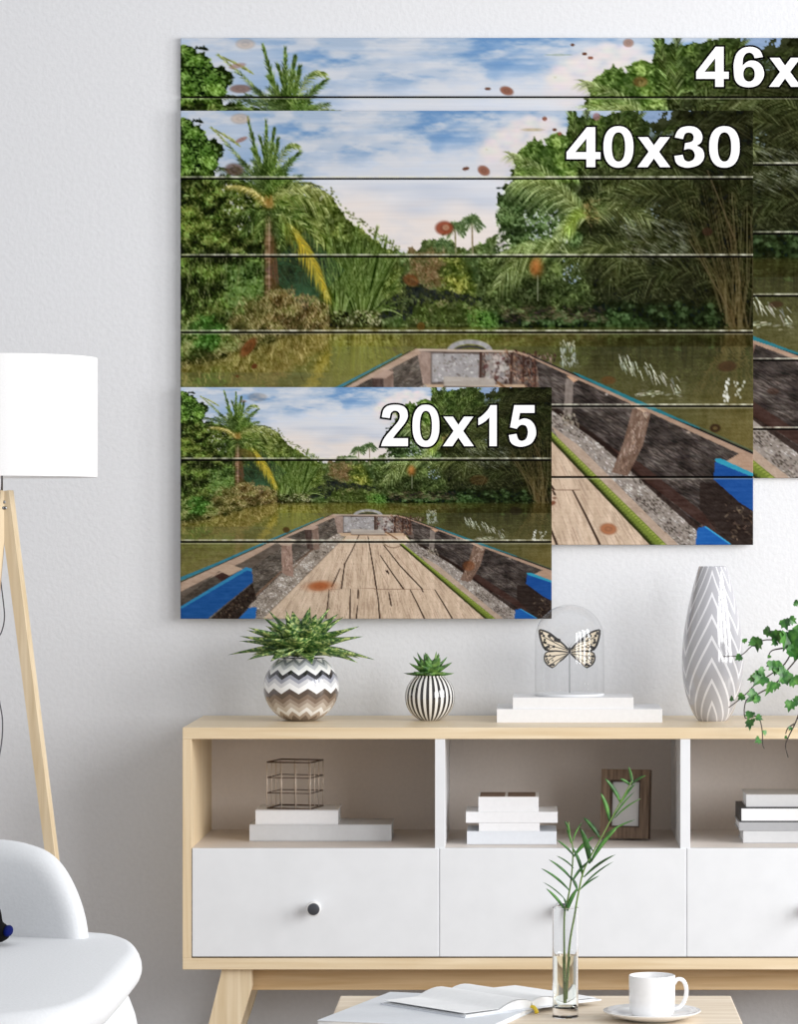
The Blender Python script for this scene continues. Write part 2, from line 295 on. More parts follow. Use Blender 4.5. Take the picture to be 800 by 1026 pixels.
def paint_water():
    wl = np.interp(XX, [0, 40, 75, 100, 135, 160, 574], [258, 247, 238, 228, 219, 217, 217])
    wl = wl+WX*4*np.clip((150-XX)/60, .25, 1)
    m = np.clip((YY-wl)/1.0, 0, 1)
    c0 = np.array([114, 106, 58], np.float32); c1 = np.array([136, 127, 64], np.float32); c2 = np.array([56, 53, 32], np.float32); c3 = np.array([100, 88, 46], np.float32)
    def L(a, b, t): return a*(1-t[..., None])+b*t[..., None]
    w = L(np.broadcast_to(c0, IMG.shape), c1, np.clip(1-np.abs(XX-185)/70, 0, 1))
    w = L(w, np.array([98, 94, 48], np.float32), np.clip((XX-260)/90, 0, 1)*.8)
    w = L(w, c2, np.clip((XX-330)/90, 0, 1)*np.clip(1.25-(YY-215)/110, 0, 1))
    w = L(w, c3, np.clip((XX-500)/60, 0, 1)*np.clip((YY-265)/60, 0, 1))
    w = L(w, np.array([58, 56, 26], np.float32), np.clip(1-(YY-wl)/13, 0, 1)*.55*np.clip((XX-130)/60, .2, 1))
    w = w+((fbm(5, 16, 31, 4)-.5)*26)[..., None]+((fbm(26, 3, 32, 4)-.5)*26)[..., None]
    w = w+((rng.rand(*YY.shape)-.5)*20)[..., None]
    # the banks mirrored, squeezed and broken up by ripples
    dy = np.maximum(YY-wl, 0); jx = (fbm(9, 2.0, 36, 3)-.5)*9*np.clip(dy/25, .1, 1); jy = (fbm(14, 2.4, 37, 3)-.5)*16
    sy = np.clip((wl-dy*1.25+jy)*S, 0, PH*S-1).astype(int); sx = np.clip((XX+jx)*S, 0, PW*S-1).astype(int)
    mir = IMG[sy, sx]; mir = mir*.8+np.array([20, 18, 4], np.float32); al = (np.clip(.62-dy/170, .12, .62)*np.where(sy < 2, 0, 1))[..., None]
    w = w*(1-al)+mir*al+np.array([8, 7, 0], np.float32)*al
    IMG[:] = IMG*(1-m[..., None])+w*m[..., None]
    for k in range(500):                                   # reflected grass on the left
        x = rng.uniform(0, 150); y = np.interp(x, [0, 40, 75, 100, 150], [250, 244, 236, 228, 220])+abs(rng.normal(0, 16)); l = rng.uniform(3, 9)
        if y > 300: continue
        stroke(x, y, x+rng.uniform(-4, 4), y+l, .9, .4, jit([(66, 62, 32), (150, 138, 76), (176, 160, 96), (98, 96, 44)][rng.randint(4)], 16), .5)
    for k in range(46):
        x = rng.uniform(150, 215); stroke(x, 222, x+(x-178)*.5, rng.uniform(245, 275), 1.6, .6, jit((118, 120, 44), 16), .35)
    for k in range(40):
        x = rng.uniform(150, 340); stroke(x, rng.uniform(218, 224), x, rng.uniform(226, 240), 1.4, .6, jit((70, 72, 34), 16), .5)
    for k in range(60):                                    # sky glints between the reflected fronds
        x = rng.uniform(380, 396); y = rng.uniform(230, 254); stroke(x, y, x+rng.uniform(-1, 1), y+rng.uniform(1, 5), 1.4, .6, jit((166, 174, 170), 20), .65)
    for k in range(46):
        t = rng.rand(); x = 438+t*60; y = 246+t*24+rng.uniform(-5, 10); stroke(x, y, x+rng.uniform(2, 4), y+rng.uniform(5, 10), 1.2, .5, jit((178, 184, 168), 24), .75)
    for k in range(50):
        x = rng.uniform(455, 500); y = 284+rng.normal(0, 1.8)+max(0, (480-x))*.04; stroke(x, y, x+rng.uniform(1, 5), y-rng.uniform(0, 1), 1.2, .6, jit((168, 170, 150), 24), .6)
    for k in range(22): blob(547+rng.normal(0, 1.2), rng.uniform(268, 292), 1, 1.6, (210, 212, 204), .8)
    for k in range(14): blob(rng.uniform(554, 566), rng.uniform(270, 288), .9, 1.5, (200, 202, 190), .7)
    for k in range(60):
        x = rng.uniform(430, 545); stroke(x, rng.uniform(224, 234), x, rng.uniform(236, 262), 1.5, .5, jit((40, 40, 22), 12), .4)

def grain(pts, n, col, dx, dy, l=(6, 18), w=.7, a=.4, j=30):
    xs = [p[0] for p in pts]; ys = [p[1] for p in pts]
    px = rng.uniform(min(xs), max(xs), n*2); py = rng.uniform(min(ys), max(ys), n*2)
    ok = inside(pts, px, py)
    for x, y in zip(px[ok][:n], py[ok][:n]):
        q = rng.uniform(*l); d = math.hypot(dx, dy)
        X, Y = x+dx/d*q, y+dy/d*q
        if inside(pts, np.array([X]), np.array([Y]))[0]: stroke(x, y, X, Y, w, w*.6, jit(col, j), a)

def fleck(*a, **k): k['wp'] = .8; foliage(*a, **k)

def paint_boat():
    # hull ring at the bow
    for k in range(40):
        t = math.pi*k/39; blob(290-20*math.cos(t), 241-9.5*math.sin(t), 2.6, 2.2, jit((150, 148, 148), 8), .95)
    for k in range(30):
        t = math.pi*k/29; blob(290-14*math.cos(t), 241-5.0*math.sin(t), 1.1, .9, (50, 48, 60), .9)
    # deck
    deck = [(139, 421), (247, 290), (262, 274), (345, 274), (362, 300), (400, 345), (486, 435), (120, 435)]
    poly(deck, (198, 174, 150), 1, 22, 41, (5, 24))
    vp = (290, 150)
    for k in range(1300):
        x = rng.uniform(135, 480); y = rng.uniform(280, 434)
        if not inside(deck, np.array([x]), np.array([y]))[0]: continue
        d = math.hypot(x-vp[0], y-vp[1]); q = rng.uniform(6, 26)
        stroke(x, y, x+(x-vp[0])/d*q, y+(y-vp[1])/d*q, .6, .5, jit([(146, 118, 98), (208, 184, 162), (112, 84, 68)][rng.randint(3)], 16), .45)
    # left ledge and hull
    poly([(100, 404), (156, 340), (205, 296), (240, 270), (250, 280), (120, 420)], (84, 64, 52), 1, 14, 42)
    ledge = [(98, 435), (104, 408), (152, 352), (205, 306), (238, 276), (262, 272), (247, 290), (139, 421), (128, 435)]
    poly(ledge, (146, 134, 122), 1, 22, 43, (4, 4))
    fleck(ledge, 1500, [(70, 62, 54), (118, 106, 96), (178, 168, 160), (220, 214, 208)], (.6, 1.5), asp=.5)
    stroke(139, 421, 247, 290, 1, .7, (74, 58, 48), .8); stroke(128, 421, 236, 295, .9, .6, (90, 76, 64), .6)
    hull = [(0, 372), (237, 241), (246, 246), (246, 272), (205, 302), (156, 348), (107, 404), (100, 435), (0, 435)]
    poly(hull, (82, 74, 66), 1, 22, 45, (10, 3))
    fleck(hull, 3600, [(30, 26, 22), (58, 50, 44), (92, 82, 74), (130, 118, 106), (150, 140, 130)], (1.0, 3.2), asp=.2, angc=-.5, angs=.16, a=.55)
    stroke(107, 402, 156, 346, 3.2, 2.2, (112, 84, 66)); stroke(175, 340, 203, 306, 1.8, 1.4, (112, 88, 70)); stroke(108, 405, 157, 349, 1.2, .8, (44, 32, 26))
    poly([(0, 397), (60, 350), (88, 350), (60, 380), (0, 420)], (66, 58, 50), .8, 22, 46, (6, 3))
    poly([(48, 350), (64, 344), (80, 352), (66, 366)], (60, 38, 34), .9, 12, 46)
    # ribs
    for q, c in (([(156, 295), (172, 292), (175, 356), (164, 354), (157, 347)], (148, 120, 106)), ([(203, 263), (213, 258), (215, 304), (206, 306)], (128, 106, 94)), ([(192, 268), (203, 264), (204, 305), (196, 303)], (72, 56, 50))):
        poly(q, c, 1, 24, 47, (3, 12))
    fleck([(157, 296), (171, 294), (173, 352), (160, 348)], 60, [(96, 70, 60), (180, 156, 140)], (.8, 2), asp=.3, angc=1.5, angs=.3)
    # bow transom
    poly([(237, 239), (350, 243), (376, 258), (380, 300), (346, 276), (246, 276)], (92, 80, 74), 1, 20, 48, (6, 4))
    poly([(237, 240), (251, 242), (251, 274), (243, 274), (241, 262)], (150, 128, 116), 1, 22, 49, (3, 6))
    poly([(252, 243), (300, 244), (300, 270), (252, 272)], (152, 148, 148), 1, 18, 50, (8, 8))
    fleck([(252, 243), (300, 244), (300, 270), (252, 272)], 120, [(120, 112, 108), (180, 176, 176)], (.7, 1.6), asp=.6)
    poly([(304, 243), (330, 243), (330, 272), (304, 272)], (142, 130, 124), 1, 28, 51, (4, 4))
    fleck([(303, 242), (376, 244), (372, 284), (344, 272), (303, 272)], 420, [(48, 32, 28), (84, 60, 50), (120, 94, 80), (150, 130, 116)], (1, 2.2), asp=.4, angc=1.5, angs=.8)
    fleck([(306, 246), (328, 246), (328, 268), (306, 268)], 70, [(160, 152, 148), (78, 50, 46)], (1.4, 3.2), asp=.7, a=.8)
    for x, w in ((301, 3), (332, 3.4), (344, 3), (356, 3)): stroke(x, 242, x-1, 276, w, w*.8, (62, 40, 32), .85)
    poly([(245, 274), (345, 274), (350, 280), (250, 280)], (190, 160, 130), .9, 18, 3)
    poly([(264, 266), (314, 268), (316, 276), (264, 276)], (170, 160, 150), .9, 12, 3); stroke(264, 276.5, 318, 277.5, 1.2, 1.2, (50, 38, 34), .9)
    stroke(318, 272, 336, 286, 2.6, 2.2, (120, 86, 60), .95); path([(310, 290), (322, 300), (330, 302), (345, 296)], 1.6, 1.6, (110, 84, 62), .9)
    stroke(237, 239.5, 335, 241, 2.2, 2, (186, 166, 150)); stroke(335, 241, 362, 250, 2, 2, (170, 140, 120))
    fleck([(325, 238), (362, 246), (356, 282), (330, 270)], 120, [(50, 32, 26), (96, 66, 50), (140, 110, 90)], (1, 2), asp=.5)
    # left rim
    poly([(0, 367), (237, 238), (241, 243), (160, 284), (95, 330), (0, 385)], (170, 144, 124), 1, 18, 52, (12, 3))
    poly([(0, 384), (52, 352), (96, 328), (160, 286), (170, 284), (156, 300), (110, 340), (60, 345), (0, 400)], (96, 84, 74), .85, 20, 53, (10, 3))
    poly([(46, 338), (69, 329), (97, 341), (76, 354), (62, 346)], (176, 150, 128), 1, 12, 54); poly([(148, 290), (165, 282), (180, 288), (170, 298), (156, 297)], (170, 146, 128), 1, 12, 54)
    poly([(192, 268), (206, 259), (214, 262), (206, 268)], (168, 142, 126), 1, 12, 54)
    stroke(0, 366, 230, 241, 1.6, .8, (24, 30, 34))
    poly([(0, 357), (60, 327.5), (140, 285), (222, 243), (222, 244), (140, 288.5), (60, 332.5), (0, 364)], (46, 116, 136), 1, 10, 55, (14, 3))
    # left thwarts
    poly([(0, 417), (104, 341), (111, 346), (112, 366), (42, 435), (0, 435)], (24, 76, 142), 1, 9, 56, (12, 4))
    poly([(0, 412), (101, 338), (110, 340), (111, 346), (103, 344), (0, 417)], (40, 122, 168), 1, 8, 57)
    poly([(46, 435), (112, 368), (118, 398), (104, 412), (90, 435)], (44, 34, 28), 1, 20, 58, (4, 6)); fleck([(50, 435), (108, 378), (112, 400), (90, 435)], 120, [(24, 18, 16), (66, 52, 42), (96, 80, 66)], (1, 2.2))
    poly([(90, 435), (106, 414), (118, 413), (116, 435)], (30, 96, 170), 1, 8, 57)
    # deck joints
    for q in ([(276, 278), (266, 305), (254, 332), (252, 350), (249, 378)], [(290, 280), (294, 310), (299, 345), (303, 378)], [(314, 296), (340, 336), (374, 379)], [(309, 316), (328, 350), (345, 379)],
              [(247, 340), (240, 360), (234, 374)], [(230, 380), (228, 405), (225, 434)], [(263, 379), (262, 434)], [(303, 379), (306, 400), (308, 434)], [(355, 380), (366, 406), (377, 434)],
              [(393, 380), (406, 405), (420, 434)], [(275, 380), (274, 396)], [(274, 410), (272, 434)], [(373, 380), (375, 384)], [(322, 385), (326, 410)], [(320, 344), (322, 350), (318, 345)]):
        path(q, 1.5, 2.3, (44, 28, 20), .95)
    path([(232, 379), (300, 378), (300, 379), (400, 380)], .8, .8, (120, 92, 74), .8)
    for q in ([(282, 300), (277, 370)], [(330, 310), (372, 366)], [(300, 320), (322, 375)], [(268, 330), (262, 372)], [(340, 400), (350, 432)], [(245, 385), (242, 432)], [(290, 384), (292, 430)]): path(q, .6, .6, (120, 92, 74), .6)
    # right ledge, hull
    poly([(350, 280), (380, 292), (480, 366), (540, 420), (520, 430), (372, 312)], (46, 36, 30), 1, 14, 42)
    led = [(358, 286), (372, 300), (413, 328), (463, 371), (531, 416), (540, 435), (484, 435), (372, 322), (344, 298)]
    poly(led, (140, 130, 122), 1, 24, 60, (5, 3))
    fleck(led, 1700, [(60, 52, 46), (104, 94, 86), (156, 148, 142), (200, 196, 192)], (.7, 1.8), asp=.4, angc=.75, angs=.5)
    poly([(372, 316), (400, 336), (486, 422), (500, 435), (486, 435), (380, 330)], (176, 152, 132), .85, 16, 61, (6, 3))
    hr = [(356, 248), (574, 348), (574, 435), (540, 435), (500, 398), (464, 362), (413, 322), (380, 300), (362, 288)]
    poly(hr, (58, 50, 46), 1, 20, 62, (12, 3))
    fleck(hr, 4200, [(20, 17, 16), (40, 34, 32), (64, 57, 54), (92, 84, 80), (118, 108, 102)], (1.2, 4), asp=.16, angc=.5, angs=.12, a=.5)
    for q in ([(376, 300), (430, 338), (480, 384), (530, 428)],): path(q, 3, 6, (34, 22, 18), .8)
    poly([(430, 336), (460, 352), (536, 412), (540, 428), (470, 374)], (62, 40, 34), .8, 14, 63, (8, 3))
    for q in ([(400, 285), (470, 330), (560, 400)], [(480, 340), (530, 376)], [(382, 290), (440, 330)], [(500, 330), (540, 350)]): path(q, .8, .8, (24, 18, 16), .7)
    poly([(386, 268), (394, 270), (392, 306), (384, 305)], (140, 128, 120), .8, 20, 64, (2, 8)); poly([(386, 265), (402, 268), (394, 272)], (186, 146, 116), 1, 10, 64)
    fleck([(380, 300), (396, 304), (400, 318), (382, 314)], 40, [(120, 110, 96), (160, 150, 136), (80, 70, 60)], (1, 2.2))
    poly([(453, 298), (472, 300), (463, 336), (448, 366), (432, 362), (444, 332)], (112, 88, 74), 1, 26, 65, (4, 10))
    fleck([(456, 302), (470, 302), (460, 336), (446, 362), (436, 358)], 110, [(70, 50, 42), (140, 116, 100), (160, 140, 126)], (1, 2.6), asp=.25, angc=1.9, angs=.2)
    poly([(450, 294), (462, 293), (476, 300), (464, 302)], (190, 160, 136), 1, 10, 66)
    blob(509, 322, 2, 1.2, (170, 150, 136), .8); blob(427, 284, 1.4, 1.2, (190, 180, 170), .8)
    # right rim
    poly([(356, 247), (574, 344), (574, 350), (356, 250)], (156, 128, 108), 1, 10, 67, (8, 2))
    stroke(352, 245.5, 574, 343, 1.2, 2.0, (20, 22, 26)); 
    poly([(392, 261), (400, 264), (470, 294.8), (520, 317.5), (520, 318.5), (466, 297.4), (400, 266.6)], (34, 108, 120), 1, 8, 68); stroke(500, 308, 574, 341, 1, .8, (60, 92, 84), .8)
    # right thwarts
    poly([(545, 352), (562, 342), (574, 349), (574, 366), (560, 360)], (162, 132, 110), 1, 14, 69)
    poly([(520, 372), (548, 372), (574, 402), (574, 435), (548, 435), (520, 398)], (40, 30, 26), .8, 16, 69)
    fleck([(545, 385), (574, 400), (574, 432), (550, 430)], 60, [(90, 74, 60), (50, 40, 34), (130, 110, 90)], (1, 2.4), asp=.3, a=.7)
    poly([(536, 350), (574, 366), (574, 401), (560, 392), (534, 369)], (22, 70, 142), 1, 8, 70, (10, 4)); poly([(535, 349), (541, 348), (574, 363), (574, 367), (537, 352)], (40, 140, 170), 1, 6, 70)
    poly([(518, 418), (526, 416), (551, 435), (516, 435)], (24, 86, 164), 1, 8, 71); stroke(526, 416.5, 551, 434, 1.4, 1.4, (50, 150, 200))
    # bamboo pole
    for k in range(60):
        t = k/59; x = 342+t*140; y = 294+t*142; w = 3+t*7.5
        stroke(x-1, y+1.6, x+2, y+4.6, w+1, w+1, (40, 44, 14), .9)
    for k in range(60):
        t = k/59; x = 342+t*140; y = 294+t*142; w = 3+t*6.5
        stroke(x, y, x+3, y+3, w, w, (106, 122, 44), 1); stroke(x+w*.14, y-w*.14, x+w*.14+3, y-w*.14+3, w*.42, w*.42, (158, 170, 76), .9)
        stroke(x-w*.3, y+w*.3, x-w*.3+3, y+w*.3+3, w*.3, w*.3, (62, 72, 26), .85)
    blob(216, 374, 23, 9, (172, 108, 70), .55, .5, -.05); blob(217, 372, 15, 7, (168, 88, 44), .75, .5, -.1)

def paint_picture():
    paint_sky(); paint_far(); paint_right(); paint_left(); nipa(); left_palm(); paint_water(); paint_boat()
    def blur(A, r):
        for ax in (0, 1):
            P = np.concatenate([np.repeat(A.take([0], ax), r+1, ax), A, np.repeat(A.take([-1], ax), r, ax)], ax)
            c = np.cumsum(P, ax, dtype=np.float64); n = A.shape[ax]
            A = ((c.take(range(2*r+1, 2*r+1+n), ax)-c.take(range(0, n), ax))/(2*r+1)).astype(np.float32)
        return A
    # the foliage keeps one shared cast of colour: smooth its chroma, keep its light and dark
    veg = ((IMG[..., 1] > IMG[..., 2]+8) & (YY < 262) & ((YY < 236) | (XX < 150))).astype(np.float32)
    veg *= (np.abs(XX-125)+np.abs(YY-160) > 40)
    lum = IMG @ np.array([.3, .59, .11], np.float32); ch = IMG-lum[..., None]
    W = blur(veg, 9)+1e-4; chs = np.stack([blur(ch[..., k]*veg, 9)/W for k in range(3)], -1)
    a = (veg*.55)[..., None]; ch = ch*(1-a)+chs*a
    lb = blur(lum*veg, 14)/(blur(veg, 14)+1e-4)
    lum = lum+veg*((lum-lb)*.22+(fbm(2.6, 2.6, 95, 2)-.5)*46*np.clip(lb/90, .3, 1.2)-3)
    IMG[:] = ch+lum[..., None]
    # grain of the planks showing through the print
    IMG[:] += ((fbm(70, .9, 81, 3)-.5)*13)[..., None]
    IMG[:] = IMG*(1-veg*.34*np.clip((XX-395)/110, 0, 1))[..., None]
    m = IMG.mean(axis=2, keepdims=True); IMG[:] = m+(IMG-m)*.9
    IMG[:] += (veg*.9)[..., None]*np.array([8, 5, -3], np.float32)
    np.clip(IMG, 0, 255, out=IMG)
    return IMG
AMB = 0.66; KEY = 67
import bpy, bmesh, random
from mathutils import Vector, Matrix
from mathutils.geometry import tessellate_polygon
G = 1.3                                     # metres per modelling unit
F = 3390.0                                  # focal length in pixels of the 800 px wide frame
D = 6.0; CZ = 0.95; PX, PY = 530.0, 530.0   # camera distance and height, optical centre
C = bpy.context.scene.collection
random.seed(4)

def pt(X, Y, y):
    """place of a photo pixel on the vertical plane y (modelling units)"""
    d = D+y
    return Vector(((X-PX)*d/F, y, CZ+(PY-Y)*d/F))

# ------------------------------------------------------------------ materials
def lin(c):
    c = c/255.0
    return c/12.92 if c <= .04045 else ((c+.055)/1.055)**2.4

def rgb(c): return (lin(c[0]), lin(c[1]), lin(c[2]), 1)

def mat(name, col, rough=.5, metal=0, bump=0, bscale=100, coat=0, spec=.5, sss=0):
    m = bpy.data.materials.new(name); m.use_nodes = True
    n = m.node_tree.nodes; l = m.node_tree.links; b = n['Principled BSDF']
    b.inputs['Roughness'].default_value = rough; b.inputs['Metallic'].default_value = metal
    b.inputs['Coat Weight'].default_value = coat; b.inputs['Coat Roughness'].default_value = .03
    b.inputs['Specular IOR Level'].default_value = spec
    tc = n.new('ShaderNodeTexCoord'); nz = n.new('ShaderNodeTexNoise')
    nz.inputs['Scale'].default_value = bscale; nz.inputs['Detail'].default_value = 4
    l.new(tc.outputs['Object'], nz.inputs['Vector'])
    rp = n.new('ShaderNodeValToRGB'); c = rgb(col)
    rp.color_ramp.elements[0].position = .3; rp.color_ramp.elements[1].position = .7
    rp.color_ramp.elements[0].color = (c[0]*.96, c[1]*.96, c[2]*.96, 1); rp.color_ramp.elements[1].color = c
    l.new(nz.outputs['Fac'], rp.inputs['Fac']); l.new(rp.outputs['Color'], b.inputs['Base Color'])
    if bump:
        bp = n.new('ShaderNodeBump'); bp.inputs['Strength'].default_value = bump; bp.inputs['Distance'].default_value = .004
        l.new(nz.outputs['Fac'], bp.inputs['Height']); l.new(bp.outputs['Normal'], b.inputs['Normal'])
    return m

def wood(name, c1, c2, axis='X', scale=6, rough=.5, stretch=14, spec=.4):
    m = bpy.data.materials.new(name); m.use_nodes = True
    n = m.node_tree.nodes; l = m.node_tree.links; b = n['Principled BSDF']
    b.inputs['Roughness'].default_value = rough; b.inputs['Specular IOR Level'].default_value = spec
    tc = n.new('ShaderNodeTexCoord'); mp = n.new('ShaderNodeMapping')
    s = [scale*stretch]*3; s['XYZ'.index(axis)] = scale
    mp.inputs['Scale'].default_value = s
    l.new(tc.outputs['Object'], mp.inputs['Vector'])
    nz = n.new('ShaderNodeTexNoise'); nz.inputs['Scale'].default_value = 1; nz.inputs['Detail'].default_value = 6; nz.inputs['Distortion'].default_value = .6
    l.new(mp.outputs['Vector'], nz.inputs['Vector'])
    rp = n.new('ShaderNodeValToRGB'); rp.color_ramp.elements[0].position = .32; rp.color_ramp.elements[1].position = .68
    rp.color_ramp.elements[0].color = rgb(c1); rp.color_ramp.elements[1].color = rgb(c2)
    l.new(nz.outputs['Fac'], rp.inputs['Fac']); l.new(rp.outputs['Color'], b.inputs['Base Color'])
    return m

def math_node(n, l, op, a, b=None):
    q = n.new('ShaderNodeMath'); q.operation = op
    for i, v in enumerate((a, b)):
        if v is None: continue
        if isinstance(v, (int, float)): q.inputs[i].default_value = v
        else: l.new(v, q.inputs[i])
    return q.outputs[0]

def banded(name, mode, stops, n_around, amp, z0, z1, rough=.12, coat=1.0, shift=0):
    """glazed pottery with zigzag ('zig') or upright ('stripe') bands; stops = [(pos, rgb)]"""
    m = bpy.data.materials.new(name); m.use_nodes = True
    n = m.node_tree.nodes; l = m.node_tree.links; b = n['Principled BSDF']
    b.inputs['Roughness'].default_value = rough; b.inputs['Coat Weight'].default_value = coat; b.inputs['Coat Roughness'].default_value = .03
    tc = n.new('ShaderNodeTexCoord'); sp = n.new('ShaderNodeSeparateXYZ'); l.new(tc.outputs['Object'], sp.inputs[0])
    an = math_node(n, l, 'ARCTAN2', sp.outputs['X'], math_node(n, l, 'MULTIPLY', sp.outputs['Y'], -1))
    k = math_node(n, l, 'ADD', math_node(n, l, 'MULTIPLY', an, n_around/(2*math.pi)), 20+shift)
    if mode == 'zig':
        tri = math_node(n, l, 'PINGPONG', k, .5)
        v = math_node(n, l, 'ADD', sp.outputs['Z'], math_node(n, l, 'MULTIPLY', tri, -2*amp*G))
        v = math_node(n, l, 'DIVIDE', math_node(n, l, 'SUBTRACT', v, (z0-amp)*G), (z1-z0+amp)*G)
    else:
        v = math_node(n, l, 'FRACT', k)
    rp = n.new('ShaderNodeValToRGB'); rp.color_ramp.interpolation = 'CONSTANT'
    while len(rp.color_ramp.elements) < len(stops): rp.color_ramp.elements.new(.5)
    for e, (p, c) in zip(rp.color_ramp.elements, stops): e.position = p
    for e, (p, c) in zip(rp.color_ramp.elements, stops): e.color = rgb(c)
    l.new(v, rp.inputs['Fac']); l.new(rp.outputs['Color'], b.inputs['Base Color'])
    return m

def leafmat(name, c1, c2, c3, scale, rough=.4):
    m = bpy.data.materials.new(name); m.use_nodes = True
    n = m.node_tree.nodes; l = m.node_tree.links; b = n['Principled BSDF']
    b.inputs['Roughness'].default_value = rough
    tc = n.new('ShaderNodeTexCoord'); nz = n.new('ShaderNodeTexNoise'); nz.inputs['Scale'].default_value = scale; nz.inputs['Detail'].default_value = 3
    l.new(tc.outputs['Object'], nz.inputs['Vector'])
    rp = n.new('ShaderNodeValToRGB'); e = rp.color_ramp.elements; e.new(.5)
    for q, p, c in zip(e, (.36, .5, .64), (c1, c2, c3)): q.position = p; q.color = rgb(c)
    l.new(nz.outputs['Fac'], rp.inputs['Fac']); l.new(rp.outputs['Color'], b.inputs['Base Color'])
    return m

def thinglass(name, tint=(1, 1, 1), refl=1.0):
    """a thin glass wall: clear, mirroring at grazing angles"""
    m = bpy.data.materials.new(name); m.use_nodes = True
    n = m.node_tree.nodes; l = m.node_tree.links; n.remove(n['Principled BSDF'])
    t = n.new('ShaderNodeBsdfTransparent'); t.inputs[0].default_value = (*tint, 1)
    g = n.new('ShaderNodeBsdfGlossy'); g.inputs['Roughness'].default_value = .03
    fr = n.new('ShaderNodeLayerWeight'); mx = n.new('ShaderNodeMixShader')
    k = math_node(n, l, 'ADD', math_node(n, l, 'MULTIPLY', math_node(n, l, 'POWER', fr.outputs['Facing'], 5), .7*refl), .06*refl)
    l.new(k, mx.inputs[0]); l.new(t.outputs[0], mx.inputs[1]); l.new(g.outputs[0], mx.inputs[2])
    l.new(mx.outputs[0], n['Material Output'].inputs[0])
    return m

def glassy(name, tint, ior, rough=0):
    m = bpy.data.materials.new(name); m.use_nodes = True
    b = m.node_tree.nodes['Principled BSDF']
    b.inputs['Base Color'].default_value = (*tint, 1); b.inputs['Transmission Weight'].default_value = 1
    b.inputs['IOR'].default_value = ior; b.inputs['Roughness'].default_value = rough
    return m

# ------------------------------------------------------------------ meshes
def new(): return bmesh.new()

def box(bm, x0, x1, y0, y1, z0, z1, bev=0, seg=2):
    r = bmesh.ops.create_cube(bm, size=1)['verts']
    for v in r: v.co = Vector((x0+(v.co.x+.5)*(x1-x0), y0+(v.co.y+.5)*(y1-y0), z0+(v.co.z+.5)*(z1-z0)))
    if bev:
        es = list({e for v in r for e in v.link_edges})
        r = bmesh.ops.bevel(bm, geom=es, offset=bev, segments=seg, affect='EDGES', profile=.5)['verts']
    return list(r)

def xform(bm, vs, M):
    for v in vs: v.co = M @ v.co

def lathe(bm, prof, n=48, cx=0, cy=0):
    rings = []
    for r, z in prof:
        if r < 1e-6: rings.append([bm.verts.new((cx, cy, z))])
        else: rings.append([bm.verts.new((cx+r*math.cos(2*math.pi*i/n), cy+r*math.sin(2*math.pi*i/n), z)) for i in range(n)])
    for a, b in zip(rings, rings[1:]):
        for i in range(n):
            j = (i+1) % n
            q = [a[i % len(a)], a[j % len(a)], b[j % len(b)], b[i % len(b)]]
            u = []
            for v in q:
                if v not in u: u.append(v)
            if len(u) > 2: bm.faces.new(u)

def tube(bm, pts, r, n=8, r1=None, cap=True):
    pts = [Vector(p) for p in pts]; rings = []; N = len(pts); up = None
    for i, p in enumerate(pts):
        t = (pts[min(i+1, N-1)]-pts[max(i-1, 0)]).normalized()
        if up is None: up = t.orthogonal().normalized()
        up = (up-t*up.dot(t)).normalized(); s = t.cross(up)
        rr = r if r1 is None else r+(r1-r)*i/(N-1)
        rings.append([bm.verts.new(p+(up*math.cos(2*math.pi*k/n)+s*math.sin(2*math.pi*k/n))*rr) for k in range(n)])
    for a, b in zip(rings, rings[1:]):
        for k in range(n): bm.faces.new((a[k], a[(k+1) % n], b[(k+1) % n], b[k]))
    if cap: bm.faces.new(rings[0][::-1]); bm.faces.new(rings[-1])

def spline(pts, k=6):
    pts = [Vector(p) for p in pts]; out = []
    for i in range(len(pts)-1):
        a, b, c, d = pts[max(i-1, 0)], pts[i], pts[i+1], pts[min(i+2, len(pts)-1)]
        for j in range(k):
            t = j/k
            out.append(.5*((2*b)+(c-a)*t+(2*a-5*b+4*c-d)*t*t+(3*b-a-3*c+d)*t**3))
    return out+[pts[-1]]

def prism(bm, pts, y0, y1):
    """outline in the x-z plane made solid between y0 and y1"""
    a = [bm.verts.new((x, y0, z)) for x, z in pts]; b = [bm.verts.new((x, y1, z)) for x, z in pts]
    f = [bm.faces.new(a), bm.faces.new(b[::-1])]
    for i in range(len(pts)): bm.faces.new((a[i], a[(i+1) % len(pts)], b[(i+1) % len(pts)], b[i]))
    return a+b

def beam(bm, a, b, w, h, w1=None, h1=None, side=Vector((1, 0, 0))):
    """square bar from a to b"""
    a = Vector(a); b = Vector(b); t = (b-a).normalized(); s = (side-t*side.dot(t)).normalized(); u = t.cross(s)
    w1 = w1 or w; h1 = h1 or h; v = []
    for p, ww, hh in ((a, w, h), (b, w1, h1)):
        for i, j in ((-1, -1), (1, -1), (1, 1), (-1, 1)): v.append(bm.verts.new(p+s*i*ww/2+u*j*hh/2))
    for q in ((3, 2, 1, 0), (4, 5, 6, 7), (0, 1, 5, 4), (1, 2, 6, 5), (2, 3, 7, 6), (3, 0, 4, 7)): bm.faces.new([v[i] for i in q])
    return v

def obj(name, bm, m, parent=None, smooth=False, loc=None, rot=None):
    bmesh.ops.recalc_face_normals(bm, faces=bm.faces)
    for v in bm.verts: v.co *= G
    me = bpy.data.meshes.new(name); bm.to_mesh(me); bm.free()
    for k in (m if isinstance(m, (list, tuple)) else [m]): me.materials.append(k)
    if smooth:
        for p in me.polygons: p.use_smooth = True
        if smooth != True: me.set_sharp_from_angle(angle=math.radians(smooth))
    o = bpy.data.objects.new(name, me); C.objects.link(o)
    if loc is not None: o.location = Vector(loc)*G
    if rot is not None: o.rotation_euler = rot
    if parent: o.parent = parent
    return o

def tag(o, label, cat, group=None):
    o['label'] = label; o['category'] = cat
    if group: o['group'] = group
    return o

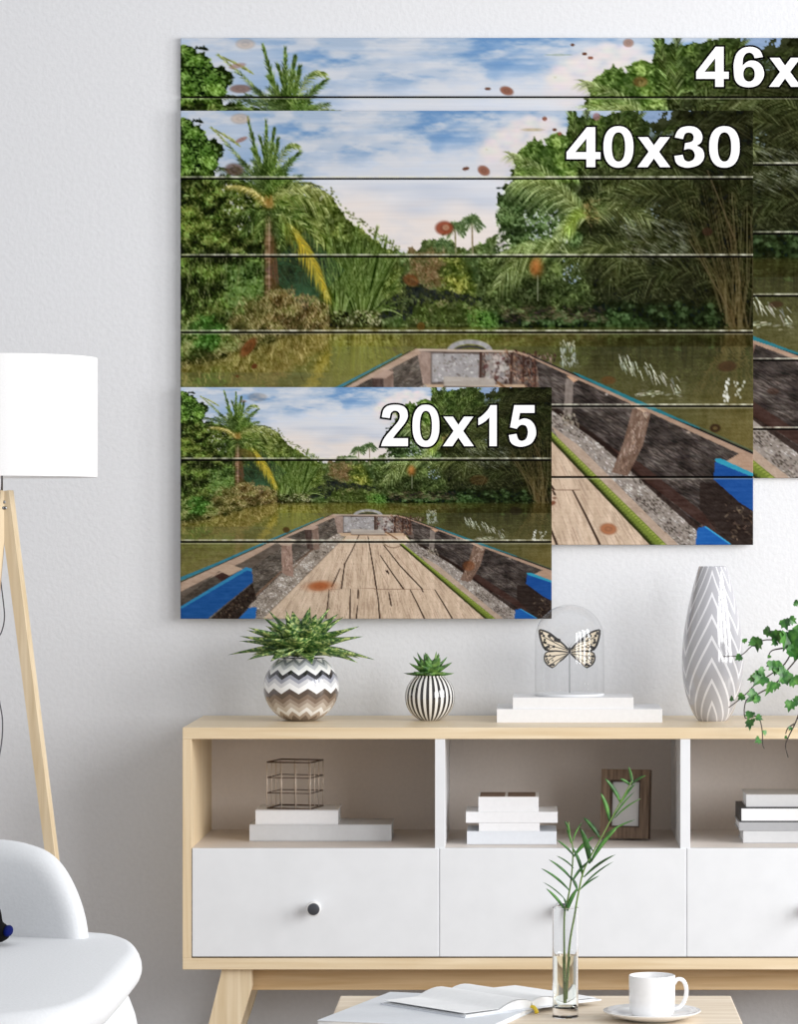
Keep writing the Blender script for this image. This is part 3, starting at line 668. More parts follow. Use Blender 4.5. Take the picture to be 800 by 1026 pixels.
def thing(name, label, cat, loc, rot=(0, 0, 0), group=None):
    o = bpy.data.objects.new(name, None); C.objects.link(o); o.empty_display_size = .05
    o.location = Vector(loc)*G; o.rotation_euler = rot
    return tag(o, label, cat, group)

# ------------------------------------------------------------------ material set
M_WALL = mat('plaster', (222, 223, 226), .85, bump=.28, bscale=95, spec=.2)
M_FLOOR = wood('floor_boards', (138, 126, 114), (164, 150, 138), 'X', 2)
M_BIRCH = wood('birch_front', (218, 194, 156), (235, 216, 184), 'X', 3.0, .36, 22, .6)
M_BIRCHV = wood('birch_upright', (218, 194, 156), (235, 216, 184), 'Z', 3.0, .55, 22)
M_APRON = wood('apron_birch', (190, 158, 114), (212, 184, 144), 'X', 3.0, .6, 22)
M_BACK = mat('back_panel', (234, 224, 216), .7, bscale=120)
M_SHELF = mat('shelf_board', (222, 214, 208), .6, bscale=60)
M_WHITE = mat('white_lacquer', (229, 231, 234), .45, bscale=20)
M_KNOB = mat('dark_metal', (84, 86, 92), .35, .6)
M_KNOBR = mat('knob_ring', (236, 236, 236), .3)
M_SHADE = mat('shade_fabric', (250, 250, 251), .8, bscale=300)
M_LAMPW = wood('lamp_wood', (212, 190, 154), (232, 214, 184), 'Z', 4, .6, 16)
M_METAL = mat('steel', (150, 152, 156), .3, 1)
M_CABLE = mat('cable', (90, 92, 100), .5)
M_SHELL = mat('chair_shell', (222, 224, 227), .6, bump=.1, bscale=240)
M_BLACK = mat('black_cloth', (12, 11, 12), 1, spec=.1)
M_BLUE = mat('blue_trim', (8, 20, 84), 1, spec=.1)
M_PAPER = mat('paper', (238, 239, 240), .7)
M_BOOKG = mat('grey_cover', (206, 207, 209), .6)
M_BOOKW = mat('white_cover', (232, 232, 234), .55)
M_BOOKB = mat('black_cover', (22, 22, 24), .5)
M_GREYC = mat('pale_cover', (218, 222, 228), .45)
M_WIRE = mat('wire', (206, 192, 178), .4, .4)
M_WIRED = mat('dark_wire', (92, 74, 62), .5, .5)
M_FRAME = wood('frame_wood', (84, 66, 52), (128, 106, 86), 'Z', 12, .6, 12)
M_FRAMEI = wood('frame_inner', (56, 42, 34), (84, 66, 54), 'Z', 12, .6, 12)
M_PHOTO = mat('blank_photo', (196, 194, 192), .4)
M_CHINA = mat('china', (244, 244, 245), .25, coat=.6)
M_TABLE = wood('table_birch', (212, 194, 170), (230, 216, 196), 'X', 4, .5, 12)
M_RIB = mat('yellow_ribbon', (226, 196, 40), .5)
M_SOIL = mat('soil', (52, 42, 34), .9, bump=.6, bscale=300)
M_GLASS = thinglass('dome_glass', (.985, .987, .99), 1.0)
M_VGLASS = glassy('vase_glass', (.97, .975, .98), 1.45)
M_WATER = glassy('water', (.93, .96, .90), 1.33)
M_STEM = mat('stem_green', (112, 140, 72), .5)
M_LEAFV = leafmat('vase_leaf', (36, 74, 34), (58, 112, 46), (92, 146, 66), 30)
M_SUCC = leafmat('succulent_leaf', (36, 66, 30), (78, 118, 52), (186, 200, 124), 120)
M_SUCC2 = leafmat('succulent_leaf_small', (40, 72, 34), (78, 122, 54), (128, 164, 84), 60)
M_IVY = leafmat('ivy_leaf', (34, 80, 32), (54, 108, 42), (84, 138, 58), 60)
M_IVYS = mat('ivy_stem', (58, 50, 44), .6)
M_WINGC = mat('wing_cream', (226, 212, 188), .7)
M_WINGD = mat('wing_dark', (30, 26, 26), .7)

# ------------------------------------------------------------------ room
bm = new(); box(bm, -2.2, 2.6, 0, .08, 0, 2.3)
o = obj('wall_back', bm, M_WALL); o['kind'] = 'structure'
bm = new(); box(bm, -2.2, 2.6, -5.2, .0, -.05, 0)
o = obj('floor', bm, M_FLOOR); o['kind'] = 'structure'

# ------------------------------------------------------------------ printed boards
PIC = paint_picture()
def sample(u, v):
    x = np.clip(u, 0, 1)*(PW*S-1); y = np.clip(v, 0, 1)*(PH*S-1)
    x0 = np.minimum(x.astype(int), PW*S-2); y0 = np.minimum(y.astype(int), PH*S-2); fx = (x-x0)[..., None]; fy = (y-y0)[..., None]
    return (PIC[y0, x0]*(1-fx)*(1-fy)+PIC[y0, x0+1]*fx*(1-fy)+PIC[y0+1, x0]*(1-fx)*fy+PIC[y0+1, x0+1]*fx*fy)

def print_material():
    m = bpy.data.materials.new('printed_wood'); m.use_nodes = True
    n = m.node_tree.nodes; l = m.node_tree.links; b = n['Principled BSDF']
    a = n.new('ShaderNodeAttribute'); a.attribute_name = 'print_colour'
    l.new(a.outputs['Color'], b.inputs['Base Color']); b.inputs['Roughness'].default_value = .9; b.inputs['Specular IOR Level'].default_value = .04
    return m
M_PRINT = print_material()

def board(name, X0, Y0, X1, Y1, yb, yf, gaps, knots, step, seed):
    """a plank board: one relief mesh, back at yb and printed front at yf; gaps and knots in photo units"""
    r = np.random.RandomState(seed); w = X1-X0; h = Y1-Y0
    # front rows: (row, depth, kind) kind 0 print, 1 bare edge, 2 groove
    rows = [(q, 0, 0) for q in np.arange(0, h+.01, step)]
    for g, (up, dn) in gaps:
        c = g-Y0; rows = [q for q in rows if abs(q[0]-c) > 3.2]
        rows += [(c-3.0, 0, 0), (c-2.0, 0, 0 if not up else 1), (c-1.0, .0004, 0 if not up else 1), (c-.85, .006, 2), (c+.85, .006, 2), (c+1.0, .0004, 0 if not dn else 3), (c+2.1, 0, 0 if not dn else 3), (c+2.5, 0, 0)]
    rows.sort(); R = len(rows); nx = int(w/step)+1
    ys = np.array([q[0] for q in rows]); dep = np.array([q[1] for q in rows]); kd = np.array([q[2] for q in rows])
    xs = np.linspace(0, w, nx); gx, gy = np.meshgrid(xs, ys)
    col = sample(gx/w, gy/h).astype(np.float64)
    # tone of each plank and fine pale grain
    pl = np.searchsorted(sorted(g-Y0 for g, _ in gaps), ys); tone = 1+(r.rand(len(gaps)+1)-.5)*.05
    col *= tone[pl][:, None, None]
    for (kx, ky, rx, ry, an, kc, al) in knots:
        X = gx-(kx-X0); Y = gy-(ky-Y0); c, s = math.cos(an), math.sin(an)
        d = np.sqrt(((X*c+Y*s)/rx)**2+((-X*s+Y*c)/ry)**2)
        a = (np.clip((1.25-d)/.4, 0, 1)*al)[..., None]; ring = (.92+.08*np.cos(d*9))[..., None]
        col = col*(1-a)+np.array(kc)*ring*a
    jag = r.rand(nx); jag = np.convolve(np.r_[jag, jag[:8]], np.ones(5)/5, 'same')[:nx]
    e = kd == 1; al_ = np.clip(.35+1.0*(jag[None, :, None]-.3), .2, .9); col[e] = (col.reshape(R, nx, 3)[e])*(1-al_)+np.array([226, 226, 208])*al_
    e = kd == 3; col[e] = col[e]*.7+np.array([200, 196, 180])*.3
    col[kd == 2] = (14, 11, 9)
    d0 = D+yf; x = (X0+gx-PX)*d0/F; z = CZ+(PY-(Y0+gy))*d0/F; y = np.full_like(x, yf)+dep[:, None]
    co = np.stack([x, y, z], -1).reshape(-1, 3)*G
    idx = np.arange(R*nx).reshape(R, nx)
    q = np.stack([idx[:-1, :-1], idx[1:, :-1], idx[1:, 1:], idx[:-1, 1:]], -1).reshape(-1, 4)
    # sides and back
    n0 = len(co); bx0, bx1 = x[0, 0]*G, x[0, -1]*G; bz0, bz1 = z[-1, 0]*G, z[0, 0]*G
    back = []
    L = idx[:, 0]; Rr = idx[:, -1]; T = idx[0]; B = idx[-1]
    bl = co[L].copy(); bl[:, 1] = yb*G; br = co[Rr].copy(); br[:, 1] = yb*G
    iL = n0+np.arange(R); iR = n0+R+np.arange(R)
    side = [np.stack([L[:-1], iL[:-1], iL[1:], L[1:]], -1), np.stack([Rr[1:], iR[1:], iR[:-1], Rr[:-1]], -1)]
    bt = co[T].copy(); bt[:, 1] = yb*G; bb = co[B].copy(); bb[:, 1] = yb*G
    iT = n0+2*R+np.arange(nx); iB = n0+2*R+nx+np.arange(nx)
    side += [np.stack([T[1:], iT[1:], iT[:-1], T[:-1]], -1), np.stack([B[:-1], iB[:-1], iB[1:], B[1:]], -1), np.array([[iT[0], iT[-1], iB[-1], iB[0]]])]
    co = np.concatenate([co, bl, br, bt, bb]); q = np.concatenate([q]+side).astype(np.int32)
    me = bpy.data.meshes.new(name); me.vertices.add(len(co)); me.vertices.foreach_set('co', co.astype(np.float32).ravel())
    me.loops.add(q.size); me.loops.foreach_set('vertex_index', q.ravel()); me.polygons.add(len(q))
    me.polygons.foreach_set('loop_start', np.arange(0, q.size, 4, dtype=np.int32)); me.update(calc_edges=True)
    c = np.clip(col.reshape(-1, 3)/255, 0, 1); c = np.where(c <= .04045, c/12.92, ((c+.055)/1.055)**2.4)*PGAIN
    c = np.concatenate([c, np.tile([[.78, .77, .74]], (len(co)-len(c), 1))]); c = np.concatenate([c, np.ones((len(c), 1))], 1)
    at = me.color_attributes.new('print_colour', 'FLOAT_COLOR', 'POINT'); at.data.foreach_set('color', c.astype(np.float32).ravel())
    me.materials.append(M_PRINT); o = bpy.data.objects.new(name, me); C.objects.link(o)
    return o
PGAIN = .93
RED = (136, 84, 64); DRK = (92, 52, 34); TAN = (190, 160, 134)
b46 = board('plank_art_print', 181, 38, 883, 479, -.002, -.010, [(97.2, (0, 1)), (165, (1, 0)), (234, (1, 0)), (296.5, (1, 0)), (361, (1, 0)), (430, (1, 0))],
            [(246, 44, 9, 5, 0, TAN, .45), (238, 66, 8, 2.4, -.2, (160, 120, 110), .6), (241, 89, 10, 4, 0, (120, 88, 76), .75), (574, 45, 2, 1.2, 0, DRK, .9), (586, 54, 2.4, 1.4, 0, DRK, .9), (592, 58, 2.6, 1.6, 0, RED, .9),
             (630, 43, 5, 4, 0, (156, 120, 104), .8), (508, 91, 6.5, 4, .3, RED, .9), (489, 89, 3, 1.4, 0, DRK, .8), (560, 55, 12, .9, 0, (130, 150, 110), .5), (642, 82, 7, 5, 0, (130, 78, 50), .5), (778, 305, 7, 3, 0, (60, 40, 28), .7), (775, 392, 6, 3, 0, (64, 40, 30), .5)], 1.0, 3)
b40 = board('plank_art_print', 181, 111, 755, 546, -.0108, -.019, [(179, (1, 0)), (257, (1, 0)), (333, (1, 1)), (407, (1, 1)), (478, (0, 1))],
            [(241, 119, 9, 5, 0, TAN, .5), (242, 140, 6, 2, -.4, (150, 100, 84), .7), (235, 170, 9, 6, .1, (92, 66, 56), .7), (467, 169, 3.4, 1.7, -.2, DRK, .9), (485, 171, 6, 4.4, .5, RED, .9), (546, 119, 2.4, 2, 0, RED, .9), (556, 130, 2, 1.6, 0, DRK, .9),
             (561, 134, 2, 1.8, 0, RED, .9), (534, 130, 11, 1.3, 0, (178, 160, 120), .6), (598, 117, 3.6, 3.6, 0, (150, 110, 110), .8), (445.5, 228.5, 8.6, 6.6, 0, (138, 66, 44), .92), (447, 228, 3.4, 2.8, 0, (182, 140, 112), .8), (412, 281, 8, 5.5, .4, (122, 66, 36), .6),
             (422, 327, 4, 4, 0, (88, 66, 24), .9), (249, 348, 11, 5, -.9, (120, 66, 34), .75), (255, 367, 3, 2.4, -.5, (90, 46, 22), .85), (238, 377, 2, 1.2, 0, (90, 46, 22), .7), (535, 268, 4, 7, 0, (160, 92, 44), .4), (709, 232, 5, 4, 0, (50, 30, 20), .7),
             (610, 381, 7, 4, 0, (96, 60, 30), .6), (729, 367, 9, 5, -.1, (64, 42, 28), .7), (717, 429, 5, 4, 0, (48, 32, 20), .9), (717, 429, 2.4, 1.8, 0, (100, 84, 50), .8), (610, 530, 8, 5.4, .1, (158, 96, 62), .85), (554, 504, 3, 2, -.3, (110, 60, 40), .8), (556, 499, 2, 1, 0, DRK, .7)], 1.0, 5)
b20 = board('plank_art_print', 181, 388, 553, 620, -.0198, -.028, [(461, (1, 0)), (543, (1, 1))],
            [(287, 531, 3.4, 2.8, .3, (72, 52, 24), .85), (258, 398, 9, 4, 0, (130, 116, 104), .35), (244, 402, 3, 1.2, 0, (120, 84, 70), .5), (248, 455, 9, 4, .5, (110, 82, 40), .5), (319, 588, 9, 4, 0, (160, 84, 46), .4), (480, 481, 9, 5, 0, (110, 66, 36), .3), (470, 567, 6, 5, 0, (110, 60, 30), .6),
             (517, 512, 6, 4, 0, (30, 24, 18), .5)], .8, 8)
tag(b46, 'largest wooden plank river print on the wall, behind the other two, marked 46x', 'wall art', None)
tag(b40, 'middle-sized wooden plank river print, overlapping the largest print, marked 40x30', 'wall art', None)
tag(b20, 'smallest wooden plank river print at lower left of the stack, marked 20x15', 'wall art', None)

# lettering
def smoothloop(P, k=5):
    """P: (x, y) or (x, y, 1) for a corner; rounded through the plain points"""
    n = len(P); out = []
    for i in range(n):
        a, b, c, d = P[i-1], P[i], P[(i+1) % n], P[(i+2) % n]
        if len(b) > 2 and len(c) > 2: out.append((b[0], b[1])); continue
        A = Vector(b[:2])*2-Vector(c[:2]) if len(b) > 2 else Vector(a[:2]); Dd = Vector(c[:2])*2-Vector(b[:2]) if len(c) > 2 else Vector(d[:2])
        B = Vector(b[:2]); Cc = Vector(c[:2])
        for j in range(k):
            t = j/k; q = .5*((2*B)+(Cc-A)*t+(2*A-5*B+4*Cc-Dd)*t*t+(3*B-A-3*Cc+Dd)*t**3); out.append((q.x, q.y))
    return out

def ell(cx, cy, rx, ry, p=2.2, n=36):
    o = []
    for i in range(n):
        a = 2*math.pi*i/n; c, s = math.cos(a), math.sin(a)
        o.append((cx+rx*math.copysign(abs(c)**(2/p), c), cy+ry*math.copysign(abs(s)**(2/p), s)))
    return o
K = 1
GL = {
 '1': ([(1, 0, K), (.60, 0, K), (.60, .71, K), (.36, .60), (0, .51, K), (0, .68, K), (.22, .75), (.50, .88), (.66, 1, K), (1, 1, K)], []),
 '4': ([(.585, 0, K), (.585, .20, K), (0, .20, K), (0, .375, K), (.60, 1, K), (.845, 1, K), (.845, .375, K), (1, .375, K), (1, .20, K), (.845, .20, K), (.845, 0, K)], [[(.585, .375), (.585, .72), (.25, .375)]]),
 '0': (None, []),
 'x': ([(0, 0, K), (.31, 0, K), (.5, .29, K), (.69, 0, K), (1, 0, K), (.655, .515, K), (.985, 1, K), (.685, 1, K), (.5, .725, K), (.325, 1, K), (.02, 1, K), (.345, .515, K)], []),
 '2': ([(1, 0, K), (1, .19, K), (.44, .19, K), (.54, .28), (.72, .42), (.88, .55), (.97, .66), (.995, .75), (.95, .88), (.80, .97), (.53, 1.0), (.25, .97), (.09, .87), (.03, .70, K), (.32, .675, K), (.36, .79), (.43, .84), (.53, .855), (.65, .82), (.70, .73), (.65, .61), (.45, .45), (.20, .26), (.07, .13), (0, 0, K)], []),
 '3': ([(0, .28, K), (.06, .12), (.22, .03), (.48, 0), (.80, .06), (.96, .18), (1, .30), (.95, .43), (.86, .49), (.74, .53, K), (.88, .60), (.94, .73), (.88, .87), (.72, .97), (.48, 1), (.22, .96), (.08, .85), (.02, .73, K), (.29, .69, K), (.35, .81), (.47, .85), (.60, .82), (.65, .73), (.59, .63), (.36, .59, K), (.33, .43, K), (.47, .455), (.62, .42), (.69, .30), (.63, .19), (.47, .145), (.34, .19), (.28, .31, K)], []),
 '5': ([(0, .28, K), (.06, .12), (.22, .03), (.48, 0), (.80, .07), (.96, .22), (1, .35), (.94, .52), (.78, .64), (.56, .68), (.36, .635, K), (.41, .815, K), (.94, .815, K), (.94, 1, K), (.20, 1, K), (.05, .47, K), (.29, .43, K), (.38, .50), (.50, .53), (.64, .49), (.70, .345), (.63, .19), (.48, .14), (.35, .18), (.28, .31, K)], []),
 '6': ([(.96, .75, K), (.88, .89), (.74, .97), (.54, 1), (.28, .96), (.09, .82), (.01, .62), (0, .46), (.04, .20), (.20, .05), (.50, 0), (.78, .05), (.94, .18), (1, .33), (.94, .51), (.78, .63), (.57, .66), (.42, .62), (.29, .53, K), (.31, .72), (.40, .83), (.53, .86), (.64, .81), (.69, .72, K)], [ell(.505, .325, .19, .185)]),
}
GL['0'] = (None, [ell(.5, .5, .225, .355, 2.3)])

def grow(P, d):
    """offset a closed outline outwards by d (counter-clockwise outlines grow)"""
    n = len(P); out = []; area = sum(P[i-1][0]*P[i][1]-P[i][0]*P[i-1][1] for i in range(n)); sg = 1 if area > 0 else -1
    for i in range(n):
        a, b, c = Vector(P[i-1]), Vector(P[i]), Vector(P[(i+1) % n])
        if (b-a).length < 1e-7: a = Vector(P[i-2])
        e1 = (b-a).normalized(); e2 = (c-b).normalized() if (c-b).length > 1e-7 else e1
        n1 = Vector((e1.y, -e1.x)); n2 = Vector((e2.y, -e2.x)); m = (n1+n2)
        m = m.normalized() if m.length > 1e-4 else n1
        out.append(tuple(b+m*(sg*d/max(.55, m.dot(n1)))))
    return out

def solid_text(bm, loops, y0, y1):
    V = [[Vector((x, z, 0)) for x, z in L] for L in loops]
    tri = tessellate_polygon(V); flat = [p for L in V for p in L]
    f = [bm.verts.new((p.x, y1, p.y)) for p in flat]; b = [bm.verts.new((p.x, y0, p.y)) for p in flat]
    for t in tri:
        try: bm.faces.new([f[i] for i in t])
        except ValueError: pass
    k = 0
    for L in V:
        n = len(L)
        for i in range(n):
            try: bm.faces.new((f[k+i], f[k+(i+1) % n], b[k+(i+1) % n], b[k+i]))
            except ValueError: pass
        k += n

M_TXT = mat('white_ink', (255, 255, 255), .6); M_TXTO = mat('black_ink', (4, 4, 4), 1, spec=.05)
for parent, yf, gl in ((b46, -.010, [('4', 698, 730.5, 47, 87), ('6', 735.5, 766, 47, 87.5), ('x', 771, 803, 58, 87)]),
                       (b40, -.019, [('4', 568, 602, 127.5, 167.5), ('0', 605, 635, 126.5, 168), ('x', 639, 672, 137.5, 167.5), ('3', 676, 706, 126.5, 168), ('0', 711, 741.5, 126.5, 168)]),
                       (b20, -.028, [('2', 382, 409, 405.5, 447), ('0', 413.5, 440.5, 405.5, 447.8), ('x', 444, 475, 417.5, 447), ('1', 479.5, 498, 406, 447), ('5', 510, 537.5, 406, 447.6)])):
    bw = new(); bo = new(); s = (D+yf)/F
    for ch, x0, x1, y0, y1 in gl:
        P, H = GL[ch]
        P = ell(.5, .5, .5, .5, 2.35, 48) if P is None else smoothloop(P)
        m = lambda p: ((x0+p[0]*(x1-x0)-PX)*s, CZ+(PY-(y1-p[1]*(y1-y0)))*s)
        L = [[m(p) for p in P]]+[[m(p) for p in h] for h in H]
        solid_text(bw, L, yf-.0004, yf-.0010)
        for q, Lp in enumerate(L):                      # a black band that follows each edge of the letter
            sg = 1 if q == 0 else -1
            I, O = grow(Lp, -.5*s*sg), grow(Lp, (1.9 if q == 0 else 1.5)*s*sg); n = len(Lp)
            vi = [bo.verts.new((p[0], yf-.0004, p[1])) for p in I]; vo = [bo.verts.new((p[0], yf-.0004, p[1])) for p in O]; vb = [bo.verts.new((p[0], yf, p[1])) for p in O]
            for i in range(n):
                j = (i+1) % n; bo.faces.new((vi[i], vi[j], vo[j], vo[i])); bo.faces.new((vo[i], vo[j], vb[j], vb[i]))
    t = obj('lettering', bw, M_TXT, parent); t['label'] = 'white printed numbers'
    t2 = obj('lettering_outline', bo, M_TXTO, t); t2['label'] = 'black outline around the numbers'

# ------------------------------------------------------------------ sideboard
YF = -.37; ZT = pt(0, 729, YF).z
def zx(X): return (X-PX)*(D+YF)/F
def zz(Y): return CZ+(PY-Y)*(D+YF)/F
side = thing('sideboard', 'long light wood sideboard with open shelf niches above white drawers', 'sideboard', (0, 0, 0))
XL, XR = zx(183), zx(946); T1 = zz(740.5); B0, B1 = zz(971.5), zz(960)
bm = new(); box(bm, XL, XR, YF, -.004, T1, ZT, .0008); obj('top_panel', bm, M_BIRCH, side)
bm = new(); box(bm, XL, XR, YF, -.004, B0, B1, .0008); obj('bottom_panel', bm, M_BIRCH, side)
for a, b in ((XL, zx(192)), (zx(937), XR)):
    bm = new(); box(bm, a, b, YF, -.004, B1, T1, .0006); obj('side_panel', bm, M_BIRCHV, side)
bm = new(); box(bm, zx(192), zx(937), -.012, -.004, B1, T1); obj('back_panel', bm, M_BACK, side)
SF = zz(850)
bm = new(); box(bm, zx(192), zx(937), YF+.014, -.012, SF-.012, SF-.0005); obj('shelf', bm, M_SHELF, side)
for a, b in ((436, 446), (682, 692)):
    bm = new(); box(bm, zx(a), zx(b), YF+.001, -.012, SF-.0005, T1, .0006); obj('divider', bm, M_WHITE, side)
for a in (439.7, 687.6):
    bm = new(); box(bm, zx(a), zx(a+1), YF+.001, YF+.013, zz(958.6), SF-.0005); obj('drawer_stile', bm, M_WHITE, side)
for a, b, c in ((192.6, 439.7, 315.5), (440.7, 687.6, 564), (688.6, 936.6, 812)):
    bm = new(); box(bm, zx(a), zx(b), YF-.001, YF+.013, zz(958.6), SF, .0012)
    dr = obj('drawer', bm, M_WHITE, side); dr['label'] = 'white drawer front'
    bm = new(); lathe(bm, [(0, 0), (.0105, 0), (.0105, .002), (.006, .004), (.006, .016), (.0118, .018), (.0122, .024), (.0118, .028), (.0108, .0292), (.0094, .0292)], 32)
    bmesh.ops.rotate(bm, verts=bm.verts, cent=(0, 0, 0), matrix=Matrix.Rotation(math.pi/2, 3, 'X'))
    kn = obj('knob', bm, M_KNOBR, dr, 40, (zx(c), YF-.001, zz(909)))
    bm = new(); lathe(bm, [(.0100, .0290), (.0098, .0300), (.008, .0306), (0, .0308)], 32)
    bmesh.ops.rotate(bm, verts=bm.verts, cent=(0, 0, 0), matrix=Matrix.Rotation(math.pi/2, 3, 'X'))
    kf = obj('knob_cap', bm, M_KNOB, dr, 40, (zx(c), YF-.001, zz(909))); kf['label'] = 'dark grey face of the knob'
    drawer_inner = new(); box(drawer_inner, zx(a)+.006, zx(b)-.006, YF+.013, -.03, zz(955), zz(862)); obj('drawer_box', drawer_inner, M_BACK, dr)
# base: apron and splayed legs
bm = new(); box(bm, zx(246), zx(883), YF+.055, YF+.075, zz(996.5), B0, .001); box(bm, zx(246), zx(883), -.075, -.055, zz(996.5), B0, .001)
box(bm, zx(246), zx(262), YF+.075, -.075, zz(996.5), B0); box(bm, zx(867), zx(883), YF+.075, -.075, zz(996.5), B0); obj('apron', bm, M_APRON, side)
for sx in (0, 1):
    for yy in (YF+.03, -.06):
        q = [(222, 971.5), (251, 971.5), (251, 994), (236.5, 1052), (225, 1100.5), (209, 1100.5), (196, 1097), (209.5, 1026)] if 0 else [(222, 971.5), (251.5, 971.5), (251.5, 991), (238, 1035), (215, 1101.8), (190, 1101.8)]
        pts = [((zx(X) if not sx else XL+XR-zx(X)), zz(Y)) for X, Y in q]
        bm = new(); prism(bm, pts, yy-.016, yy+.016); obj('leg', bm, M_LAMPW, side)

# ------------------------------------------------------------------ things on the sideboard
def plant_leaf(bm, base, dirv, up, L, W, th, curl, n=7, fold=.25, tipup=0):
    """a pointed leaf with body: lens-shaped section along a bent spine"""
    d = Vector(dirv).normalized(); u = Vector(up); s = d.cross(u).normalized(); u = s.cross(d).normalized(); rings = []
    base = Vector(base)
    for i in range(n):
        t = i/(n-1); wv = W*(.45+.55*math.sin(math.pi*min(1, t*1.25+.1)))*(1-t**3) if t < 1 else 0
        c = base+d*L*t+u*(-curl*L*t*t+tipup*L*t**3)
        if i == n-1: rings.append([bm.verts.new(c)]); break
        h = th*(1-t*.8)
        rings.append([bm.verts.new(c+s*a*wv/2+u*b) for a, b in ((-1, fold*wv*.5), (-.5, h*.4+fold*wv*.12), (0, h*.5), (.5, h*.4+fold*wv*.12), (1, fold*wv*.5), (.5, -h*.5), (0, -h*.8), (-.5, -h*.5))])
    for a, b in zip(rings, rings[1:]):
        m = len(a)
        for k in range(m):
            if len(b) == 1: bm.faces.new((a[k], a[(k+1) % m], b[0]))
            else: bm.faces.new((a[k], a[(k+1) % m], b[(k+1) % m], b[k]))
    bm.faces.new(rings[0][::-1])

def sphere_pot(r, h, mouth, n=22):
    """round bowl profile of radius r and height h open at the mouth"""
    zc = h*.5; a = (h*.5)
    pr = [(0, 0)]
    t0 = -math.asin(min(1, .985)); 
    for i in range(n+1):
        t = -1.20+(1.20+math.acos(mouth/r))*i/n
        pr.append((r*math.cos(t), zc+a*math.sin(t)/math.sin(1.2)))
    top = pr[-1][1]; pr[1] = (pr[1][0], 0)
    pr += [(mouth+.001, top+.0015), (mouth-.002, top+.001), (mouth-.003, top-.006), (mouth-.004, top-.012), (0, top-.012)]
    return pr, top

WHT = (240, 240, 240)
# chevron bowl
px = pt(302, 722, -.165)
pot = thing('potted_succulent', 'larger round zigzag-patterned pot with spreading succulent on the sideboard', 'plant', (px.x, -.165, ZT))
prof, top = sphere_pot(.0655, .115, .040)
st = [(0, (120, 104, 94)), (.10, (176, 162, 150)), (.16, WHT), (.22, (196, 186, 176)), (.29, (160, 146, 134)), (.35, (120, 102, 90)), (.415, (84, 70, 62)), (.50, WHT), (.585, (206, 206, 210)), (.645, (150, 152, 164)), (.705, (34, 34, 40)), (.77, WHT), (.845, (196, 198, 204)), (.905, (140, 144, 150)), (.95, WHT)]
bm = new(); lathe(bm, prof, 64); obj('pot', bm, banded('zigzag_glaze', 'zig', st, 13, .0095, 0, top, .15, .8), pot, 50)
bm = new(); lathe(bm, [(0, top-.007), (.036, top-.007), (.036, top-.011), (0, top-.011)], 32); obj('soil', bm, M_SOIL, pot)
bm = new(); rs = random.Random(11)
for tier, (n, el, L, W, z) in enumerate(((10, .16, .106, .052, .008), (10, .34, .104, .056, .013), (10, .56, .092, .056, .017), (8, .84, .080, .054, .020), (6, 1.10, .074, .048, .022), (3, 1.38, .068, .040, .024))):
    for k in range(n):
        a = 2*math.pi*(k+.5*(tier % 2))/n+rs.uniform(-.12, .12); e = el+rs.uniform(-.08, .08)
        d = Vector((math.cos(a)*math.cos(e), math.sin(a)*math.cos(e), math.sin(e)))
        plant_leaf(bm, (math.cos(a)*.012, math.sin(a)*.012, top+z), d, (0, 0, 1) if e < 1.0 else (-math.cos(a), -math.sin(a), .3), L*rs.uniform(.88, 1.08), W, .006, .26 if el < .3 else .12, fold=.42)
obj('leaves', bm, M_SUCC, pot, True)
# striped bowl
px = pt(431, 723, -.16)
pot = thing('potted_succulent', 'smaller round pot with upright black and white stripes and compact succulent', 'plant', (px.x, -.16, ZT))
prof, top = sphere_pot(.0435, .082, .026)
bm = new(); lathe(bm, prof, 64); obj('pot', bm, banded('striped_glaze', 'stripe', [(0, (236, 234, 230)), (.48, (34, 32, 34))], 26, 0, 0, 1, .12, .8), pot, 50)
bm = new(); lathe(bm, [(0, top-.007), (.023, top-.007), (.023, top-.011), (0, top-.011)], 32); obj('soil', bm, M_SOIL, pot)
bm = new()
for tier, (n, el, L, W, z) in enumerate(((8, .18, .038, .026, .001), (8, .5, .038, .027, .004), (7, .85, .037, .026, .006), (5, 1.15, .036, .024, .008), (2, 1.4, .033, .018, .009))):
    for k in range(n):
        a = 2*math.pi*(k+.5*(tier % 2))/n+rs.uniform(-.1, .1); e = el+rs.uniform(-.06, .06)
        d = Vector((math.cos(a)*math.cos(e), math.sin(a)*math.cos(e), math.sin(e)))
        plant_leaf(bm, (math.cos(a)*.006, math.sin(a)*.006, top+z), d, (0, 0, 1) if e < 1.0 else (-math.cos(a), -math.sin(a), .3), L*rs.uniform(.9, 1.08), W, .006, .02, fold=.36)
obj('leaves', bm, M_SUCC2, pot, True)

def book(name, label, X0, X1, Y0, Y1, y, depth, zb, cover, rz=0, group='books', fore=True, cvt=.0016, pages=M_PAPER):
    """closed book lying flat, its front bottom edge at plane y"""
    p = pt(X0, Y1, y); q = pt(X1, Y0, y); w = q.x-p.x; h = q.z-p.z; cx = (p.x+q.x)/2
    b = thing(name, label, 'book', (cx, y+depth/2, zb), (0, 0, rz), group)
    w2 = w/2; d2 = depth/2
    bm = new(); box(bm, -w2, w2, -d2, d2, 0, cvt, .0004, 1); box(bm, -w2, w2, -d2, d2, h-cvt, h, .0004, 1)
    if fore: box(bm, -w2, -w2+cvt, -d2, d2, cvt*.5, h-cvt*.5, .0004, 1)
    else: box(bm, -w2, w2, -d2, -d2+cvt, cvt*.5, h-cvt*.5, .0004, 1)
    obj('cover', bm, cover, b)
    bm = new(); e = .002
    box(bm, -w2+cvt if fore else -w2+e, w2-e, -d2+(e*.6 if fore else cvt), d2-e, cvt, h-cvt); pg = obj('pages', bm, pages, b)
    return b, zb+h

